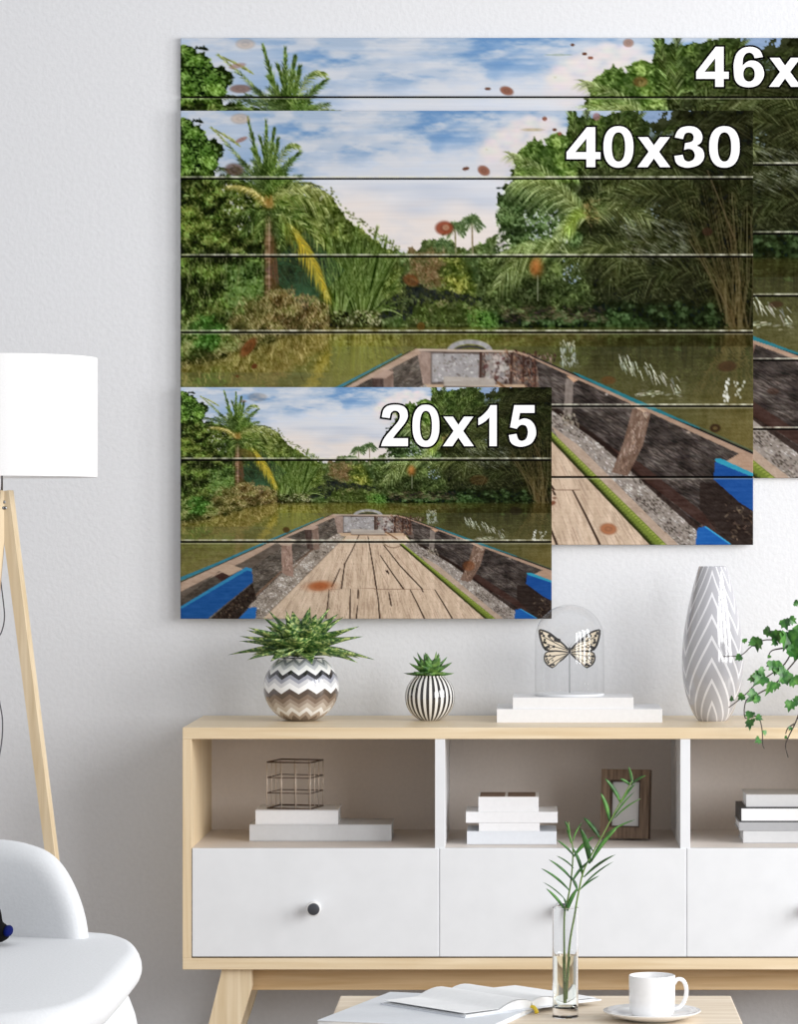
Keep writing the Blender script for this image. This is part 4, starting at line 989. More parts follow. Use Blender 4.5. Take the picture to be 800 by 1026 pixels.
# dome on two white books
_, z1 = book('book', 'larger white book lying on sideboard under the glass dome, lower of two', 498, 664, 710.5, 724, -.225, .17, ZT, M_BOOKW, group='white books under the dome', fore=False)
_, z2 = book('book', 'smaller white book on top of another, directly carrying the glass dome', 514, 635, 699, 710.5, -.222, .14, z1, M_BOOKW, group='white books under the dome', fore=False)
dx = pt(571, 690, -.155).x; dy = -.155
dome = thing('display_dome', 'clear glass bell dome standing on two white books on the sideboard', 'display dome', (dx, dy, z2))
bm = new(); lathe(bm, [(0, 0), (.0585, 0), (.060, .0015), (.060, .003), (.0585, .0045), (0, .0045)], 48); obj('base', bm, M_WHITE, dome, 40)
hz = .099; R0 = .0595
pr = [(R0, .0046), (R0+.0004, .03), (R0, hz)]+[(R0*math.cos(t), hz+R0*.98*math.sin(t)) for t in [math.pi/2*i/16 for i in range(1, 16)]]+[(0, hz+R0*.98)]
bm = new(); lathe(bm, pr, 64); g = obj('glass_cover', bm, M_GLASS, dome, True)
bf = thing('mounted_butterfly', 'black and cream butterfly pinned on a thin rod inside the glass dome', 'butterfly', (dx, dy, z2+.0048))
kz = 5.83/F/8.89                              # units per zoomed pixel
def wing(sgn):
    fw = [(388, 503), (345, 462), (300, 425), (250, 388), (200, 352), (150, 332), (100, 320), (97, 345), (104, 385), (116, 430), (135, 475), (165, 507), (205, 518), (260, 516), (330, 522), (385, 528)]
    hw = [(385, 530), (320, 526), (245, 520), (180, 525), (155, 540), (145, 575), (150, 610), (170, 640), (200, 660), (230, 672), (258, 655), (285, 628), (330, 600), (365, 570), (392, 545)]
    zc = .0; cvt = lambda p: (-sgn*(400-p[0])*kz*.89, (905-p[1])*kz*.965)
    bm = new()
    for w, o in ((fw, 0), (hw, .0006)):
        vs = prism(bm, [cvt(p) for p in w], o, o+.0003)
    for v in bm.verts: v.co.y -= abs(v.co.x)*.12
    wo = obj('wing', bm, M_WINGC, bf)
    bm = new()
    def st(pts, w0, w1):
        P = [Vector((cvt(p)[0], 0, cvt(p)[1])) for p in pts]
        for i in range(len(P)-1):
            a, b = P[i], P[i+1]; t = (b-a)
            if t.length < 1e-6: continue
            n = Vector((-t.z, 0, t.x)).normalized(); u = 1.35*(w0+(w1-w0)*i/(len(P)-1))*kz/2; u1 = 1.35*(w0+(w1-w0)*(i+1)/(len(P)-1))*kz/2
            prism(bm, [((a+n*u).x, (a+n*u).z), ((b+n*u1).x, (b+n*u1).z), ((b-n*u1).x, (b-n*u1).z), ((a-n*u).x, (a-n*u).z)], -.0003, -.0001)
    st(fw[:7], 12, 12); st(fw[6:12], 14, 16); st(fw[11:], 12, 8); st(hw[2:10], 7, 10); st(hw[9:], 6, 4)
    for q in ([(385, 505), (250, 440), (130, 380)], [(385, 512), (260, 480), (140, 440)], [(250, 440), (180, 380)], [(250, 470), (190, 500)], [(270, 430), (215, 372)],
              [(390, 540), (260, 560), (150, 570)], [(390, 545), (280, 600), (200, 650)], [(390, 548), (300, 610)], [(260, 560), (165, 620)]): st(q, 5, 5)
    for a, b, w in (((190, 362), (215, 385), 26), ((245, 408), (305, 425), 26), ((150, 380), (128, 372), 16), ((165, 445), (135, 430), 16), ((200, 470), (160, 490), 18), ((115, 340), (125, 365), 18), ((235, 470), (250, 485), 16), ((140, 410), (160, 415), 14),
                    ((160, 560), (175, 572), 16), ((165, 590), (178, 598), 16), ((180, 620), (195, 628), 16), ((205, 640), (215, 655), 18), ((235, 635), (240, 655), 16), ((195, 555), (210, 560), 12), ((225, 600), (235, 606), 12), ((150, 500), (185, 508), 14)): st([a, b], w, w)
    for v in bm.verts: v.co.y -= abs(v.co.x)*.12
    obj('wing_markings', bm, M_WINGD, wo)
wing(1); wing(-1)
bm = new(); bzc = (905-515)*kz*.965
lathe(bm, [(0, -.006), (.0016, -.0045), (.0022, -.001), (.0020, .002), (.0013, .0035), (.0015, .005), (0, .0066)], 12)
for v in bm.verts: v.co.z += bzc
for s_ in (-1, 1): tube(bm, [(s_*.0008, 0, bzc+.005), (s_*.004, -.001, bzc+.013)], .0002, 5)
obj('body', bm, M_WINGD, bf, True)
bm = new(); tube(bm, [(0, .0003, 0), (0, .0003, bzc-.003)], .0007, 6); obj('pin', bm, M_CABLE, bf)

# tall vase
vp = pt(714.5, 723, -.17)
vase = thing('ceramic_vase', 'tall glossy grey vase with white chevrons standing on the sideboard', 'vase', (vp.x, -.17, ZT))
sc = 5.83/F
prof = [(0, 0)]+[(r*sc, (723-Y)*sc) for Y, r in ((723.5, 13.5), (721, 16), (714, 20.5), (700, 26), (685, 29.5), (668, 31), (650, 30.5), (630, 28.4), (610, 24.8), (590, 20.2), (576, 16.4), (569, 14.2))]
P2 = [(v.x, v.y) for v in spline([(a, b, 0) for a, b in prof[1:]], 4)]
prof = [(0, 0)]+P2+[(P2[-1][0]-.0012, P2[-1][1]+.0012), (P2[-1][0]-.003, P2[-1][1]), (P2[-1][0]-.002, P2[-1][1]-.02), (P2[-2][0]-.003, P2[-1][1]-.05), (0, .20)]
prof = [(r, z) for r, z in prof]
stops = []; c1 = (176, 176, 182); c2 = (226, 226, 230); n_ = 10
for i in range(n_): stops += [(i/n_, c1), ((i+.76)/n_, c2)]
bm = new(); lathe(bm, prof, 64); obj('body', bm, banded('chevron_glaze', 'zig', stops, 3, .105, 0, 155*sc, .12, 1.0, shift=.54), vase, 60)

# trailing ivy, its pot beyond the right edge
ip = pt(862, 722, -.20)
ivy = thing('trailing_ivy', 'green ivy trailing over the right end of the sideboard beside the vase', 'plant', (ip.x, -.20, ZT+.0004))
bm = new(); lathe(bm, [(0, 0), (.045, 0), (.05, .004), (.062, .11), (.064, .115), (.060, .115), (.057, .10), (0, .10)], 40); obj('pot', bm, M_CHINA, ivy, 40)
bm = new(); lathe(bm, [(0, .1005), (.0565, .1005), (.0565, .104), (0, .106)], 24); obj('soil', bm, M_SOIL, ivy)
def iv(zx_, zy_, y):
    if zy_ > 560: y -= .022
    p = pt(720+zx_/5.7, 590+zy_/5.7, y); return Vector((p.x-ip.x, p.y+.20, p.z-ZT))
vines = [[(650, 260, -.26), (540, 215, -.29), (460, 230, -.31), (380, 260, -.33), (320, 290, -.34), (260, 295, -.34), (190, 330, -.34), (130, 380, -.34), (30, 388, -.34)],
         [(650, 250, -.26), (520, 250, -.30), (440, 330, -.33), (380, 430, -.35), (300, 490, -.36), (210, 550, -.37), (150, 610, -.38), (60, 680, -.385)],
         [(650, 270, -.26), (530, 300, -.31), (450, 400, -.35), (400, 460, -.37), (330, 540, -.38), (230, 600, -.39), (160, 640, -.395), (155, 740, -.40), (225, 728, -.40), (250, 800, -.40), (255, 890, -.40), (265, 915, -.40)],
         [(650, 280, -.26), (570, 420, -.33), (500, 600, -.385), (470, 690, -.40), (440, 770, -.40), (400, 850, -.40), (385, 900, -.40), (400, 965, -.40)],
         [(460, 330, -.33), (340, 345, -.34), (300, 360, -.345), (285, 395, -.345)],
         [(640, 240, -.26), (540, 120, -.28), (460, 90, -.29), (430, 95, -.29)], [(440, 770, -.40), (400, 795, -.405), (385, 830, -.405)], [(460, 640, -.385), (410, 660, -.40)]]
bm = new()
for v in vines: tube(bm, spline([iv(*p) for p in v], 4), .0016, 6, .0008)
obj('stems', bm, M_IVYS, ivy, True)
LF = [(0, -.5), (.12, -.42), (.34, -.46), (.52, -.18), (.36, -.02), (.42, .22), (.18, .18), (0, .56), (-.18, .18), (-.42, .22), (-.36, -.02), (-.52, -.18), (-.34, -.46), (-.12, -.42)]
bm = new(); rr = random.Random(3)
ILV = [(385, 205, 52), (425, 185, 42), (290, 250, 55), (340, 275, 70), (385, 300, 85), (430, 300, 90), (470, 270, 90), (225, 318, 68), (190, 315, 34), (115, 395, 34), (150, 300, 26), (320, 310, 35), (430, 370, 75), (470, 380, 80), (320, 450, 66), (300, 440, 40), (290, 390, 18), (190, 510, 46), (235, 520, 76), (290, 570, 70),
       (375, 500, 76), (395, 520, 60), (440, 530, 62), (250, 475, 40), (130, 620, 36), (80, 630, 26), (195, 620, 66), (215, 632, 40), (180, 725, 44), (185, 775, 54), (235, 740, 34), (225, 868, 36), (265, 825, 26), (410, 670, 52), (445, 645, 44), (410, 800, 20), (385, 850, 16), (450, 85, 30), (520, 240, 90), (560, 330, 90), (540, 480, 80), (620, 250, 90), (600, 400, 80), (510, 620, 60), (350, 470, 50), (330, 560, 40)]
for X, Y, s_ in ILV:
    y = -.345-.055*min(1, max(0, (Y-250)/450)); c = iv(X, Y, y-.008); r = s_/5.7*(5.62/F)*1.4
    R = Matrix.Rotation(rr.uniform(-.9, .9), 3, 'Z') @ Matrix.Rotation(rr.uniform(-.7, .5), 3, 'X') @ Matrix.Rotation(math.pi+rr.uniform(-1.2, 1.2), 3, 'Y')
    vs = []
    for a, b in LF: vs.append(bm.verts.new(c+R @ Vector((a*r, abs(a)*r*-.22+b*b*r*.15, b*r))))
    m = bm.verts.new(c+R @ Vector((0, 0, -.05*r)))
    for i in range(len(vs)): bm.faces.new((vs[i], vs[(i+1) % len(vs)], m))
obj('leaves', bm, M_IVY, ivy)

# ------------------------------------------------------------------ inside the niches
gp = 'books in the left niche'
_, z1 = book('book', 'wide pale grey book lying flat in left niche, lower of the pair', 250, 392.5, 825, 841.5, -.24, .13, SF, M_BOOKG, group=gp, fore=False, cvt=.002)
_, z2 = book('book', 'short white book on the wide grey one, carrying the wire cube', 256, 339, 810.5, 825, -.238, .11, z1, M_BOOKW, group=gp, fore=False, cvt=.002)
cg = pt(296, 810, -.185); w_ = .0385; h_ = .0800
cage = thing('wire_cube', 'open bronze wire cube standing on white book in left niche', 'decoration', (cg.x, -.185, z2), (0, 0, math.radians(-13)))
bm = new(); r_ = .0011
for i in range(4):
    for j in range(4):
        if i in (0, 3) or j in (0, 3):
            x = -w_+2*w_*i/3; y = -w_+2*w_*j/3; tube(bm, [(x, y, 0), (x, y, h_)], r_, 6)
obj('upright_wires', bm, M_WIRE, cage, True)
bm = new()
for k in range(4):
    z = .0012+(h_-.0012)*k/3
    for s_ in (-1, 1): tube(bm, [(-w_, s_*w_, z), (w_, s_*w_, z)], r_*(1.2 if k in (0, 3) else .8), 6); tube(bm, [(s_*w_, -w_, z), (s_*w_, w_, z)], r_*(1.2 if k in (0, 3) else .8), 6)
obj('ring_wires', bm, M_WIRED, cage, True)
gp = 'books in the middle niche'
_, z1 = book('book', 'bottom book of the stack of four in the middle niche', 468, 558, 833.5, 846.5, -.30, .12, SF, M_GREYC, group=gp, fore=False)
_, z1 = book('book', 'thin white book second from bottom of stack in the middle niche', 480, 541, 825, 833.5, -.298, .115, z1, M_BOOKW, group=gp, fore=False)
_, z1 = book('book', 'wide white book second from top of stack in the middle niche', 467, 559, 814, 825, -.299, .118, z1, M_BOOKW, group=gp, fore=False)
b4, z1 = book('book', 'top book of stack in middle niche, brown patterned cover', 479.5, 540, 799, 814, -.297, .10, z1, M_BOOKW, group=gp, fore=False)
q0 = pt(479.5, 799, -.297); q1 = pt(540, 799, -.297); hw_ = (q1.x-q0.x)/2-.003; hb = q0.z-pt(0, 814, -.297).z
bm = new(); box(bm, -hw_, hw_*-.12, -.046, .046, hb, hb+.0005); box(bm, hw_*-.02, hw_*.95, -.046, .046, hb, hb+.0005)
o = obj('cover_picture', bm, mat('cover_photo', (120, 98, 84), .5, bscale=14), b4); o['label'] = 'brown picture printed on the cover'
# photo frame
fp = pt(626.5, 841, -.20)
fr = thing('photo_frame', 'brown wooden photo frame leaning in the middle niche, blank grey picture', 'photo frame', (fp.x, -.215, SF+.0022), (math.radians(-7), 0, math.radians(-14)))
sw = 5.79/F; W2 = 24.6*sw; H = 69*sw; t_ = 9.0*sw
bm = new()
for q in ([(-W2, 0), (W2, 0), (W2-t_, t_*1.2), (-W2+t_, t_*1.2)], [(W2, 0), (W2, H), (W2-t_, H-t_*1.2), (W2-t_, t_*1.2)], [(W2, H), (-W2, H), (-W2+t_, H-t_*1.2), (W2-t_, H-t_*1.2)], [(-W2, H), (-W2, 0), (-W2+t_, t_*1.2), (-W2+t_, H-t_*1.2)]): prism(bm, q, -.011, .008)
obj('frame_border', bm, M_FRAME, fr)
bm = new(); a = W2-t_; 
for x0, x1, z0, z1_ in ((-a, -a+.003, t_*1.2, H-t_*1.2), (a-.003, a, t_*1.2, H-t_*1.2), (-a+.003, a-.003, t_*1.2, t_*1.2+.003), (-a+.003, a-.003, H-t_*1.2-.003, H-t_*1.2)): box(bm, x0, x1, -.006, .004, z0, z1_)
obj('inner_rim', bm, M_FRAMEI, fr)
bm = new(); box(bm, -a, a, -.0005, .004, t_*1.2, H-t_*1.2); obj('picture', bm, M_PHOTO, fr)
bm = new(); box(bm, -W2+.003, W2-.003, .008, .011, .004, H-.004); beam(bm, (0, .011, H*.75), (0, .048, .0075), .02, .003); obj('stand', bm, M_FRAMEI, fr)
gp = 'books in the right niche'
_, z1 = book('book', 'pale book at the bottom of the stack in the right niche', 745, 862, 831.5, 844, -.275, .13, SF, M_BOOKG, group=gp, fore=False)
_, z1 = book('book', 'grey book just above the bottom one in the right niche', 741, 858, 823, 831.5, -.277, .13, z1, mat('mid_grey_cover', (168, 169, 172), .6), group=gp, fore=False)
_, z1 = book('book', 'black-covered book with white pages in the right niche stack', 742, 856, 808, 823, -.276, .13, z1, M_BOOKB, group=gp, fore=True, cvt=.0022)
_, z1 = book('book', 'light grey book on top of the stack in the right niche', 748, 850, 795.5, 808, -.272, .12, z1, M_BOOKG, group=gp, fore=False)

# ------------------------------------------------------------------ floor lamp
LY = -.5; lp = pt(2, 0, LY).x; zt = pt(0, 358.5, LY).z; zb = pt(0, 478, LY).z
lamp = thing('floor_lamp', 'tripod floor lamp with white drum shade and pale wooden legs', 'floor lamp', (lp, LY, 0))
bm = new(); R_ = 95*(D+LY)/F; lathe(bm, [(R_, zb), (R_, zt), (R_-.002, zt), (R_-.002, zb), (R_, zb)], 96); obj('lamp_shade', bm, M_SHADE, lamp, 30)
bm = new(); hz_ = pt(0, 492, LY).z
tube(bm, [(0, 0, hz_-.01), (0, 0, zb+.10)], .0016, 8)
for k in range(3):
    a = k*2.094; tube(bm, [(0, 0, zb+.012), (math.cos(a)*(R_-.001), math.sin(a)*(R_-.001), zb+.012)], .0012, 6)
obj('pole', bm, M_METAL, lamp, True)
bm = new(); lathe(bm, [(0, zb+.03), (.014, zb+.03), (.014, zb+.07), (.008, zb+.075), (.022, zb+.095), (.026, zb+.12), (.018, zb+.145), (0, zb+.155)], 24); obj('bulb', bm, M_CHINA, lamp, True)
for az in (-10, 138, 236):
    a = math.radians(az); dv = Vector((math.cos(a), math.sin(a), 0)); sd = Vector((-math.sin(a), math.cos(a), 0))
    bm = new(); beam(bm, dv*.006+Vector((0, 0, hz_)), dv*.141, .024, .019, .018, .014, side=sd)
    lg = obj('leg', bm, M_LAMPW, lamp)
    bm = new()
    for q in (.010, .026): 
        c = dv*(.006+.15*q)+Vector((0, 0, hz_-.012-q*.6)); tube(bm, [c-sd*.0135, c+sd*.0135], .0026, 8)
    obj('bolt', bm, M_METAL, lg, True)
bm = new(); P = [pt(2, 480, LY+.02)]+[pt(X, Y, LY+.03) for X, Y in ((-2, 540), (0, 575), (3, 600), (4.5, 618), (2, 632), (-4, 645), (-6, 670), (-1, 700), (2.5, 722), (1.5, 745), (-3, 770), (-10, 820), (-14, 900), (-16, 1000))]
tube(bm, [p-Vector((lp, LY, 0)) for p in spline(P, 4)], .0011, 6); obj('cable', bm, M_CABLE, lamp, True)

# ------------------------------------------------------------------ armchair
def pillow(bm, outline, z0, z1, rnd, dome=0, cx=None, cy=None, n=6):
    """closed plan outline made into a round-edged cushion"""
    O = [Vector((x, y, 0)) for x, y in outline]; c = sum(O, Vector())/len(O); rings = []
    h = (z1-z0)/2; zc = (z0+z1)/2
    lv = [(-1, k) for k in range(1, 5)][::-1]
    seq = []
    for i in range(n*2+1):
        t = -math.pi/2+math.pi*i/(2*n); seq.append((rnd*(1-math.cos(t)), zc+h*math.sin(t)))
    for ins, z in seq: rings.append((ins, z))
    V = []
    for ins, z in rings:
        V.append([bm.verts.new((p.x-(p-c).normalized().x*ins, p.y-(p-c).normalized().y*ins, z)) for p in O])
    def capr(ring, zs, z):
        prev = ring; sgn = zs
        for f in (.75, .45, .15):
            nr = [bm.verts.new((c.x+(v.co.x-c.x)*f/1.0, c.y+(v.co.y-c.y)*f, z+sgn*dome*(1-f*f))) for v in ring]
            for i in range(len(nr)): bm.faces.new((prev[i], prev[(i+1) % len(nr)], nr[(i+1) % len(nr)], nr[i]))
            prev = nr
        bm.faces.new(prev)
    for a, b in zip(V, V[1:]):
        for i in range(len(O)): bm.faces.new((a[i], a[(i+1) % len(O)], b[(i+1) % len(O)], b[i]))
    capr(V[-1], 1, z1); capr(V[0], -1, z0)

def loopspline(P, k=5):
    n = len(P); out = []
    for i in range(n):
        a, b, c, d = [Vector((*P[(i+j) % n], 0)) for j in (-1, 0, 1, 2)]
        for j in range(k):
            t = j/k; q = .5*((2*b)+(c-a)*t+(2*a-5*b+4*c-d)*t*t+(3*b-a-3*c+d)*t**3); out.append((q.x, q.y))
    return out

ch0 = (-.66, -2.75)
chair = thing('armchair', 'white rounded shell armchair in front of the floor lamp', 'armchair', (ch0[0], ch0[1], 0))
seat = loopspline([(-.47, -2.455), (-.415, -2.50), (-.389, -2.60), (-.384, -2.70), (-.383, -2.82), (-.388, -2.95), (-.42, -3.05), (-.52, -3.10), (-.68, -3.11), (-.84, -3.08), (-.93, -2.98), (-.94, -2.75), (-.92, -2.55), (-.85, -2.46), (-.66, -2.44)])
bm = new(); pillow(bm, [(x-ch0[0], y-ch0[1]) for x, y in seat], .492, .530, .018, .004); obj('seat', bm, M_SHELL, chair, True)
under = [((x-ch0[0])*.985+.002, (y-ch0[1])*.985) for x, y in seat]
bm = new(); pillow(bm, under, .37, .4925, .034, 0); obj('seat_shell', bm, M_SHELL, chair, True)
# back: an upright cushioned shell wrapping forward at the sides
outl = [(92, 945), (90.5, 925), (85, 905), (76, 885), (64, 867), (49, 854.5), (30, 847.5), (8, 843.5), (-30, 841.5), (-80, 842), (-130, 848), (-170, 860), (-195, 885), (-205, 915), (-207, 945), (-204, 975), (-60, 978), (86, 975)]
bo = loopspline([(pt(X, Y, -2.5).x, pt(X, Y, -2.5).z) for X, Y in outl], 4)
bm = new(); pillow(bm, bo, 0, .055, .028, .002)
for v in bm.verts:
    x, z, t = v.co.x, v.co.y, v.co.z
    u = (x+.61)/.16; v.co = Vector((x-ch0[0], -2.46-t-.05*min(1.2, u*u)*.9-ch0[1]+(z-.5)*.10, z))
obj('backrest', bm, M_SHELL, chair, True)
for sx, sy in ((-.24, -.28), (.20, -.28), (-.22, .22), (.18, .22)):
    bm = new(); tube(bm, [(sx*.8, sy*.85, .372), (sx, sy, 0)], .016, 12, .010); obj('leg', bm, M_LAMPW, chair, True)
# dark bag on the seat
outl = [(11, 936), (9.5, 930), (6, 926.5), (3, 923), (1, 912), (-6, 895), (-20, 884), (-50, 878), (-90, 884), (-108, 905), (-112, 945), (-60, 949), (-6, 944.5), (6, 941.5)]
ob = [(pt(X, Y, -2.60).x, pt(X, Y, -2.60).z) for X, Y in outl]; bo = loopspline(ob, 4); bx = -.60
bag = thing('bag', 'black bag with a dark blue corner lying on the white armchair seat', 'bag', (bx, -2.60, .5335))
bm = new(); pillow(bm, bo, 0, .05, .018, .003)
for v in bm.verts: x, z, t = v.co; v.co = Vector((x-bx, -t+.02, max(z-.5335, .001)))
obj('bag_body', bm, M_BLACK, bag, True)
cc = pt(6.2, 935, -2.625)
bm = new(); bmesh.ops.create_uvsphere(bm, u_segments=20, v_segments=12, radius=.0056)
for v in bm.verts: v.co = Vector((v.co.x*.85+cc.x-bx-.0012, v.co.y*3.2-.006, v.co.z+cc.z-.5335))
obj('corner_trim', bm, M_BLUE, bag, True)

# ------------------------------------------------------------------ coffee table and what is on it
TZ = .35
tb = thing('coffee_table', 'low pale wooden coffee table in front of the sideboard', 'coffee table', (.009, -1.98, 0))
bm = new(); box(bm, -.2515, .2515, -.33, .33, TZ-.018, TZ, .002); obj('table_top', bm, M_TABLE, tb)
for sx in (-1, 1):
    for sy in (-1, 1):
        bm = new(); beam(bm, (sx*.20, sy*.27, TZ-.018), (sx*.225, sy*.30, 0), .032, .032, .022, .022); obj('leg', bm, M_LAMPW, tb)
bm = new(); box(bm, -.2, .2, .262, .276, TZ-.05, TZ-.018); obj('rail', bm, M_TABLE, tb)
bm = new(); box(bm, -.2, .2, -.276, -.262, TZ-.05, TZ-.018); obj('rail', bm, M_TABLE, tb)
# closed grey book
FL, BL, BR = Vector((-.247, -1.913, 0)), Vector((-.187, -1.656, 0)), Vector((.019, -1.72, 0)); FR = BR+FL-BL
cen = (FL+BR)/2; ex = (BR-BL).normalized(); rz = math.atan2(ex.y, ex.x); hw2 = (BR-BL).length/2; hd2 = (BL-FL).length/2
gb = thing('magazine', 'pale grey magazine lying under the open book on the coffee table', 'magazine', (cen.x, cen.y, TZ), (0, 0, rz))
bm = new(); box(bm, -hw2, hw2, -hd2, hd2, .0052, .0062, .0003, 1); box(bm, -hw2, hw2, -hd2, hd2, 0, .001, .0003, 1); obj('cover', bm, M_GREYC, gb)
bm = new(); box(bm, -hw2+.001, hw2-.001, -hd2+.001, hd2-.001, .001, .0052); obj('pages', bm, M_PAPER, gb)
# open book
sp = Vector((.0037, -1.815, 0)); e = Vector((.74, .67, 0)).normalized(); rz = math.atan2(e.y, e.x)
ob_ = thing('open_book', 'open book with white curling pages and yellow ribbon, behind the glass vase', 'book', (sp.x, sp.y, TZ+.0063), (0, 0, rz))
LB = .155
bm = new()
def sheet(bm, prof, y0, y1, th):
    a = [(x, z) for x, z in prof]; b = [(x, z-th) for x, z in prof][::-1]
    prism(bm, a+b, y0, y1)
box(bm, -.112, .116, -.003, LB+.003, 0, .0016); obj('cover', bm, M_GREYC, ob_)
for sg, nm in ((-1, 'page_block'), (1, 'page_block')):
    bm = new(); W_ = .108
    topc = [(sg*W_*t, .0024+.0105*math.sin(math.pi*min(1, t*1.75+.12))**.8*(1-t)**.6+.002*(1-t)) for t in [i/14 for i in range(15)]]
    low = [(sg*W_, .0017), (sg*.002, .0017)]
    prism(bm, topc+low, 0, LB); pbk = obj(nm, bm, M_PAPER, ob_, 30)
    bm = new(); tc2 = [(x*1.02, z+.0008+.0022*abs(x)/W_*(1 if sg < 0 else .5)) for x, z in topc]
    sheet(bm, tc2, .001, LB-.002, .0004); obj('loose_page', bm, M_PAPER, pbk, 30)
bm = new(); tube(bm, [(0, .006, .003), (0, -.004, .003), (.0003, -.008, -.001), (0, -.0095, -.005)], .0026, 8)
for v in bm.verts: v.co.z = v.co.z*.9
obj('ribbon', bm, M_RIB, ob_, True)
# glass vase
VX, VY = .0450, -1.84; vr = .0160; vh = (.485-TZ)
gv = thing('glass_vase', 'narrow clear glass cylinder vase half full of water on the coffee table', 'vase', (VX, VY, TZ))
bm = new(); lathe(bm, [(0, 0), (vr-.0008, 0), (vr, .0008), (vr, vh-.0004), (vr-.0006, vh), (vr-.0012, vh-.0004), (vr-.0014, .014), (vr-.004, .0115), (0, .0108)], 48); obj('glass_body', bm, M_VGLASS, gv, 40)
wz = .426-TZ
bm = new(); lathe(bm, [(0, .0110), (vr-.0042, .0117), (vr-.0016, .0142), (vr-.0016, wz), (0, wz)], 48); obj('water', bm, M_WATER, gv, 40)
# cut stems
def sv(zx_, zy_, y=VY): return pt(520+zx_/4.007, 770+zy_/4.007, y)-Vector((VX, VY, TZ))
sprig = thing('leafy_sprig', 'two tall green stems with slender leaves standing in the glass vase', 'plant', (VX, VY, TZ+.0))
bm = new()
SA = [(186, 940), (184, 800), (183, 600), (196, 530), (210, 450), (218, 330), (205, 260), (200, 215)]; SB = [(190, 925), (193, 850), (205, 700), (224, 590), (240, 500), (265, 400), (330, 280), (400, 150), (455, 50)]
tube(bm, spline([sv(x, y, VY+.002) for x, y in SA], 5), .0015, 6, .0007); tube(bm, spline([sv(x, y, VY-.003) for x, y in SB], 5), .0016, 6, .0007)
obj('stems', bm, M_STEM, sprig, True)
bm = new(); rl = random.Random(9)
def blade(a, b, w, bend=.12, y=0):
    A = sv(*a, VY-.001); B = sv(*b, VY-.001+rl.uniform(-.02, .012)); t = B-A; L = t.length
    up = Vector((0, 0, 1)); n = t.cross(Vector((0, 1, 0))).normalized(); sg = 1 if n.z > 0 else -1; n = n*sg
    N = 8; rings = []
    wv = n*.75+Vector((0, rl.uniform(-.7, .7), 0)); wv.normalize()
    for i in range(N+1):
        q = i/N; c = A+t*q+n*bend*L*4*q*(1-q)*.5; ww = w*math.sin(math.pi*min(.999, q*.86+.10))**.8*(1-.0*q)
        if i == N: ww = 0
        rings.append([bm.verts.new(c+wv*ww), bm.verts.new(c+Vector((0, -.0005, 0))), bm.verts.new(c-wv*ww), bm.verts.new(c+Vector((0, .0005, 0)))] if i < N else [bm.verts.new(c)])
    for r0, r1 in zip(rings, rings[1:]):
        for k in range(4):
            if len(r1) == 1: bm.faces.new((r0[k], r0[(k+1) % 4], r1[0]))
            else: bm.faces.new((r0[k], r0[(k+1) % 4], r1[(k+1) % 4], r1[k]))
    bm.faces.new(rings[0][::-1])
for a, b, w in (((225, 355), (150, 285), 2), ((217, 450), (120, 365), 2.4), ((205, 492), (88, 400), 2), ((190, 530), (95, 455), 1.4), ((188, 572), (108, 480), 2.4), ((220, 400), (150, 350), 1.4), ((222, 352), (303, 272), 3), ((217, 292), (255, 215), 1.6), ((262, 436), (390, 345), 2.8), ((250, 480), (382, 373), 1.6),
                ((240, 492), (325, 430), 1.6), ((258, 436), (215, 315), 3), ((285, 382), (245, 235), 5), ((325, 278), (258, 195), 3.6), ((300, 335), (262, 290), 2), ((218, 450), (290, 365), 2.4), ((365, 215), (328, 95), 4), ((410, 138), (345, 38), 4), ((455, 68), (440, -10), 3), ((450, 68), (405, 40), 2.4),
                ((385, 200), (492, 120), 1.4), ((345, 270), (470, 205), 2), ((290, 375), (395, 240), 4.5), ((370, 215), (470, 90), 1.6), ((195, 572), (238, 478), 5), ((458, 60), (512, 28), 2), ((270, 382), (215, 450), 2), ((237, 492), (208, 430), 3), ((205, 262), (185, 210), 2), ((210, 300), (190, 240), 2), ((410, 140), (470, 60), 2.6), ((195, 560), (180, 520), 2.4)):
    blade(a, b, w/4.007*(4.16/F)*2.5, .1)
obj('leaves', bm, M_LEAFV, sprig, True)
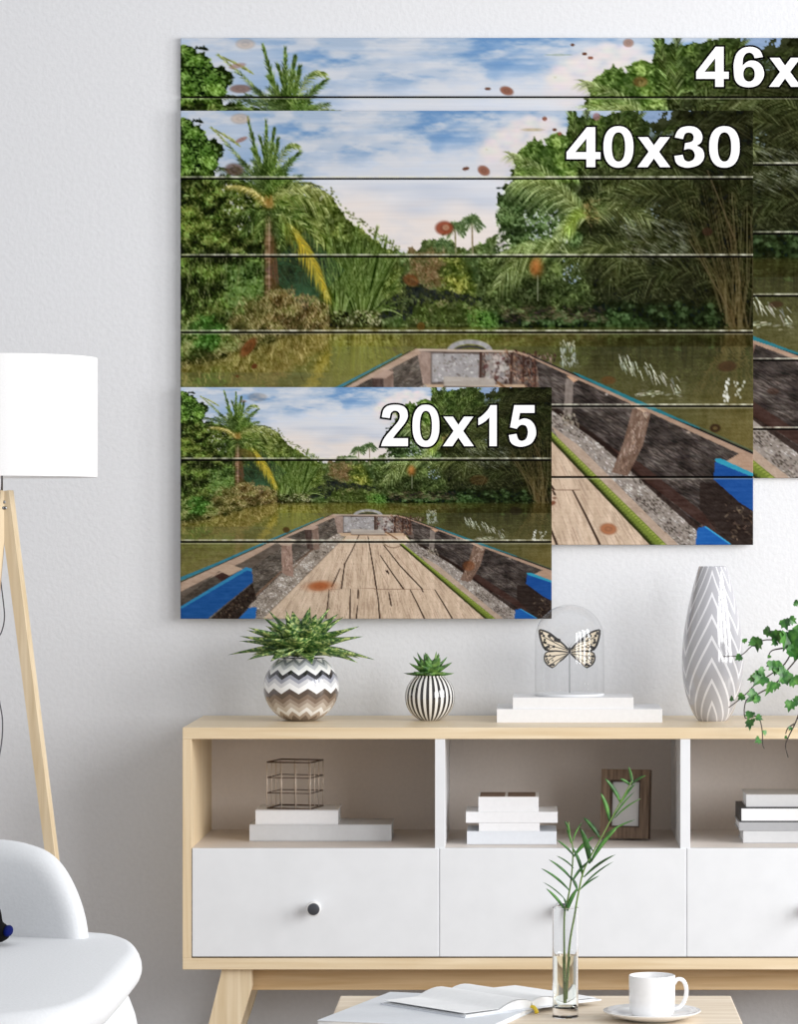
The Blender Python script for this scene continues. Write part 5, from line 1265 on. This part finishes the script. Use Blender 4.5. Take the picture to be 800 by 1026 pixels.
# saucer and cup
SX, SY = .151, -1.862
sc_ = thing('saucer', 'white saucer under the cup on the coffee table', 'saucer', (SX, SY, TZ))
bm = new(); lathe(bm, [(0, 0), (.030, 0), (.034, .0015), (.050, .006), (.0595, .0105), (.0600, .0115), (.0590, .0120), (.049, .0080), (.033, .0040), (0, .0036)], 64)
obj('dish', bm, M_CHINA, sc_, 50)
cp = thing('coffee_cup', 'white straight-sided cup with handle standing on the saucer', 'cup', (SX, SY, TZ+.0040))
bm = new(); lathe(bm, [(0, .0012), (.020, .0012), (.0205, 0), (.0225, 0), (.0262, .004), (.0278, .010), (.0282, .022), (.0282, .0500), (.0276, .0506), (.0268, .0500), (.0266, .010), (.024, .006), (0, .0055)], 64); cb = obj('cup_body', bm, M_CHINA, cp, 50)
bm = new(); tube(bm, spline([(.0270, 0, .0400), (.031, -.001, .0455), (.038, -.002, .0440), (.0418, -.003, .034), (.0400, -.003, .021), (.034, -.002, .012), (.0272, 0, .0095)], 6), .0026, 10)
for v in bm.verts: v.co.y *= 1.5
obj('handle', bm, M_CHINA, cp, True)

# ------------------------------------------------------------------ light
w = bpy.data.worlds.new('room_light'); bpy.context.scene.world = w; w.use_nodes = True
w.node_tree.nodes['Background'].inputs[0].default_value = (.97, .98, 1, 1); w.node_tree.nodes['Background'].inputs[1].default_value = AMB
def area(name, loc, target, sx, sy, power, col=(1, 1, 1), spread=180):
    l = bpy.data.lights.new(name, 'AREA'); l.shape = 'RECTANGLE'; l.size = sx*G; l.size_y = sy*G; l.energy = power; l.color = col; l.spread = math.radians(spread)
    o = bpy.data.objects.new(name, l); C.objects.link(o); o.location = Vector(loc)*G
    o.rotation_euler = (Vector(target)-Vector(loc)).to_track_quat('-Z', 'Y').to_euler()
    return o
for i in range(4):
    area('window_light', (3.3-i*.45, -1.5-i*.95, 1.55), (.1, 0, .8), .62, 1.9, KEY*(1.25, 1.1, .9, .75)[i])
cam = bpy.data.cameras.new('camera'); co = bpy.data.objects.new('camera', cam); C.objects.link(co)
co.location = Vector((0, -D, CZ))*G; co.rotation_euler = (math.pi/2, 0, 0)
cam.sensor_fit = 'VERTICAL'; cam.sensor_height = 24; cam.lens = F*24/1026; cam.shift_x = -(PX-400)/1026; cam.shift_y = (PY-513)/1026
cam.clip_start = .05; cam.clip_end = 60
s = bpy.context.scene; s.camera = co
s.view_settings.view_transform = 'Standard'; s.view_settings.look = 'None'; s.view_settings.gamma = 1; s.view_settings.exposure = 0; s.view_settings.use_curve_mapping = False
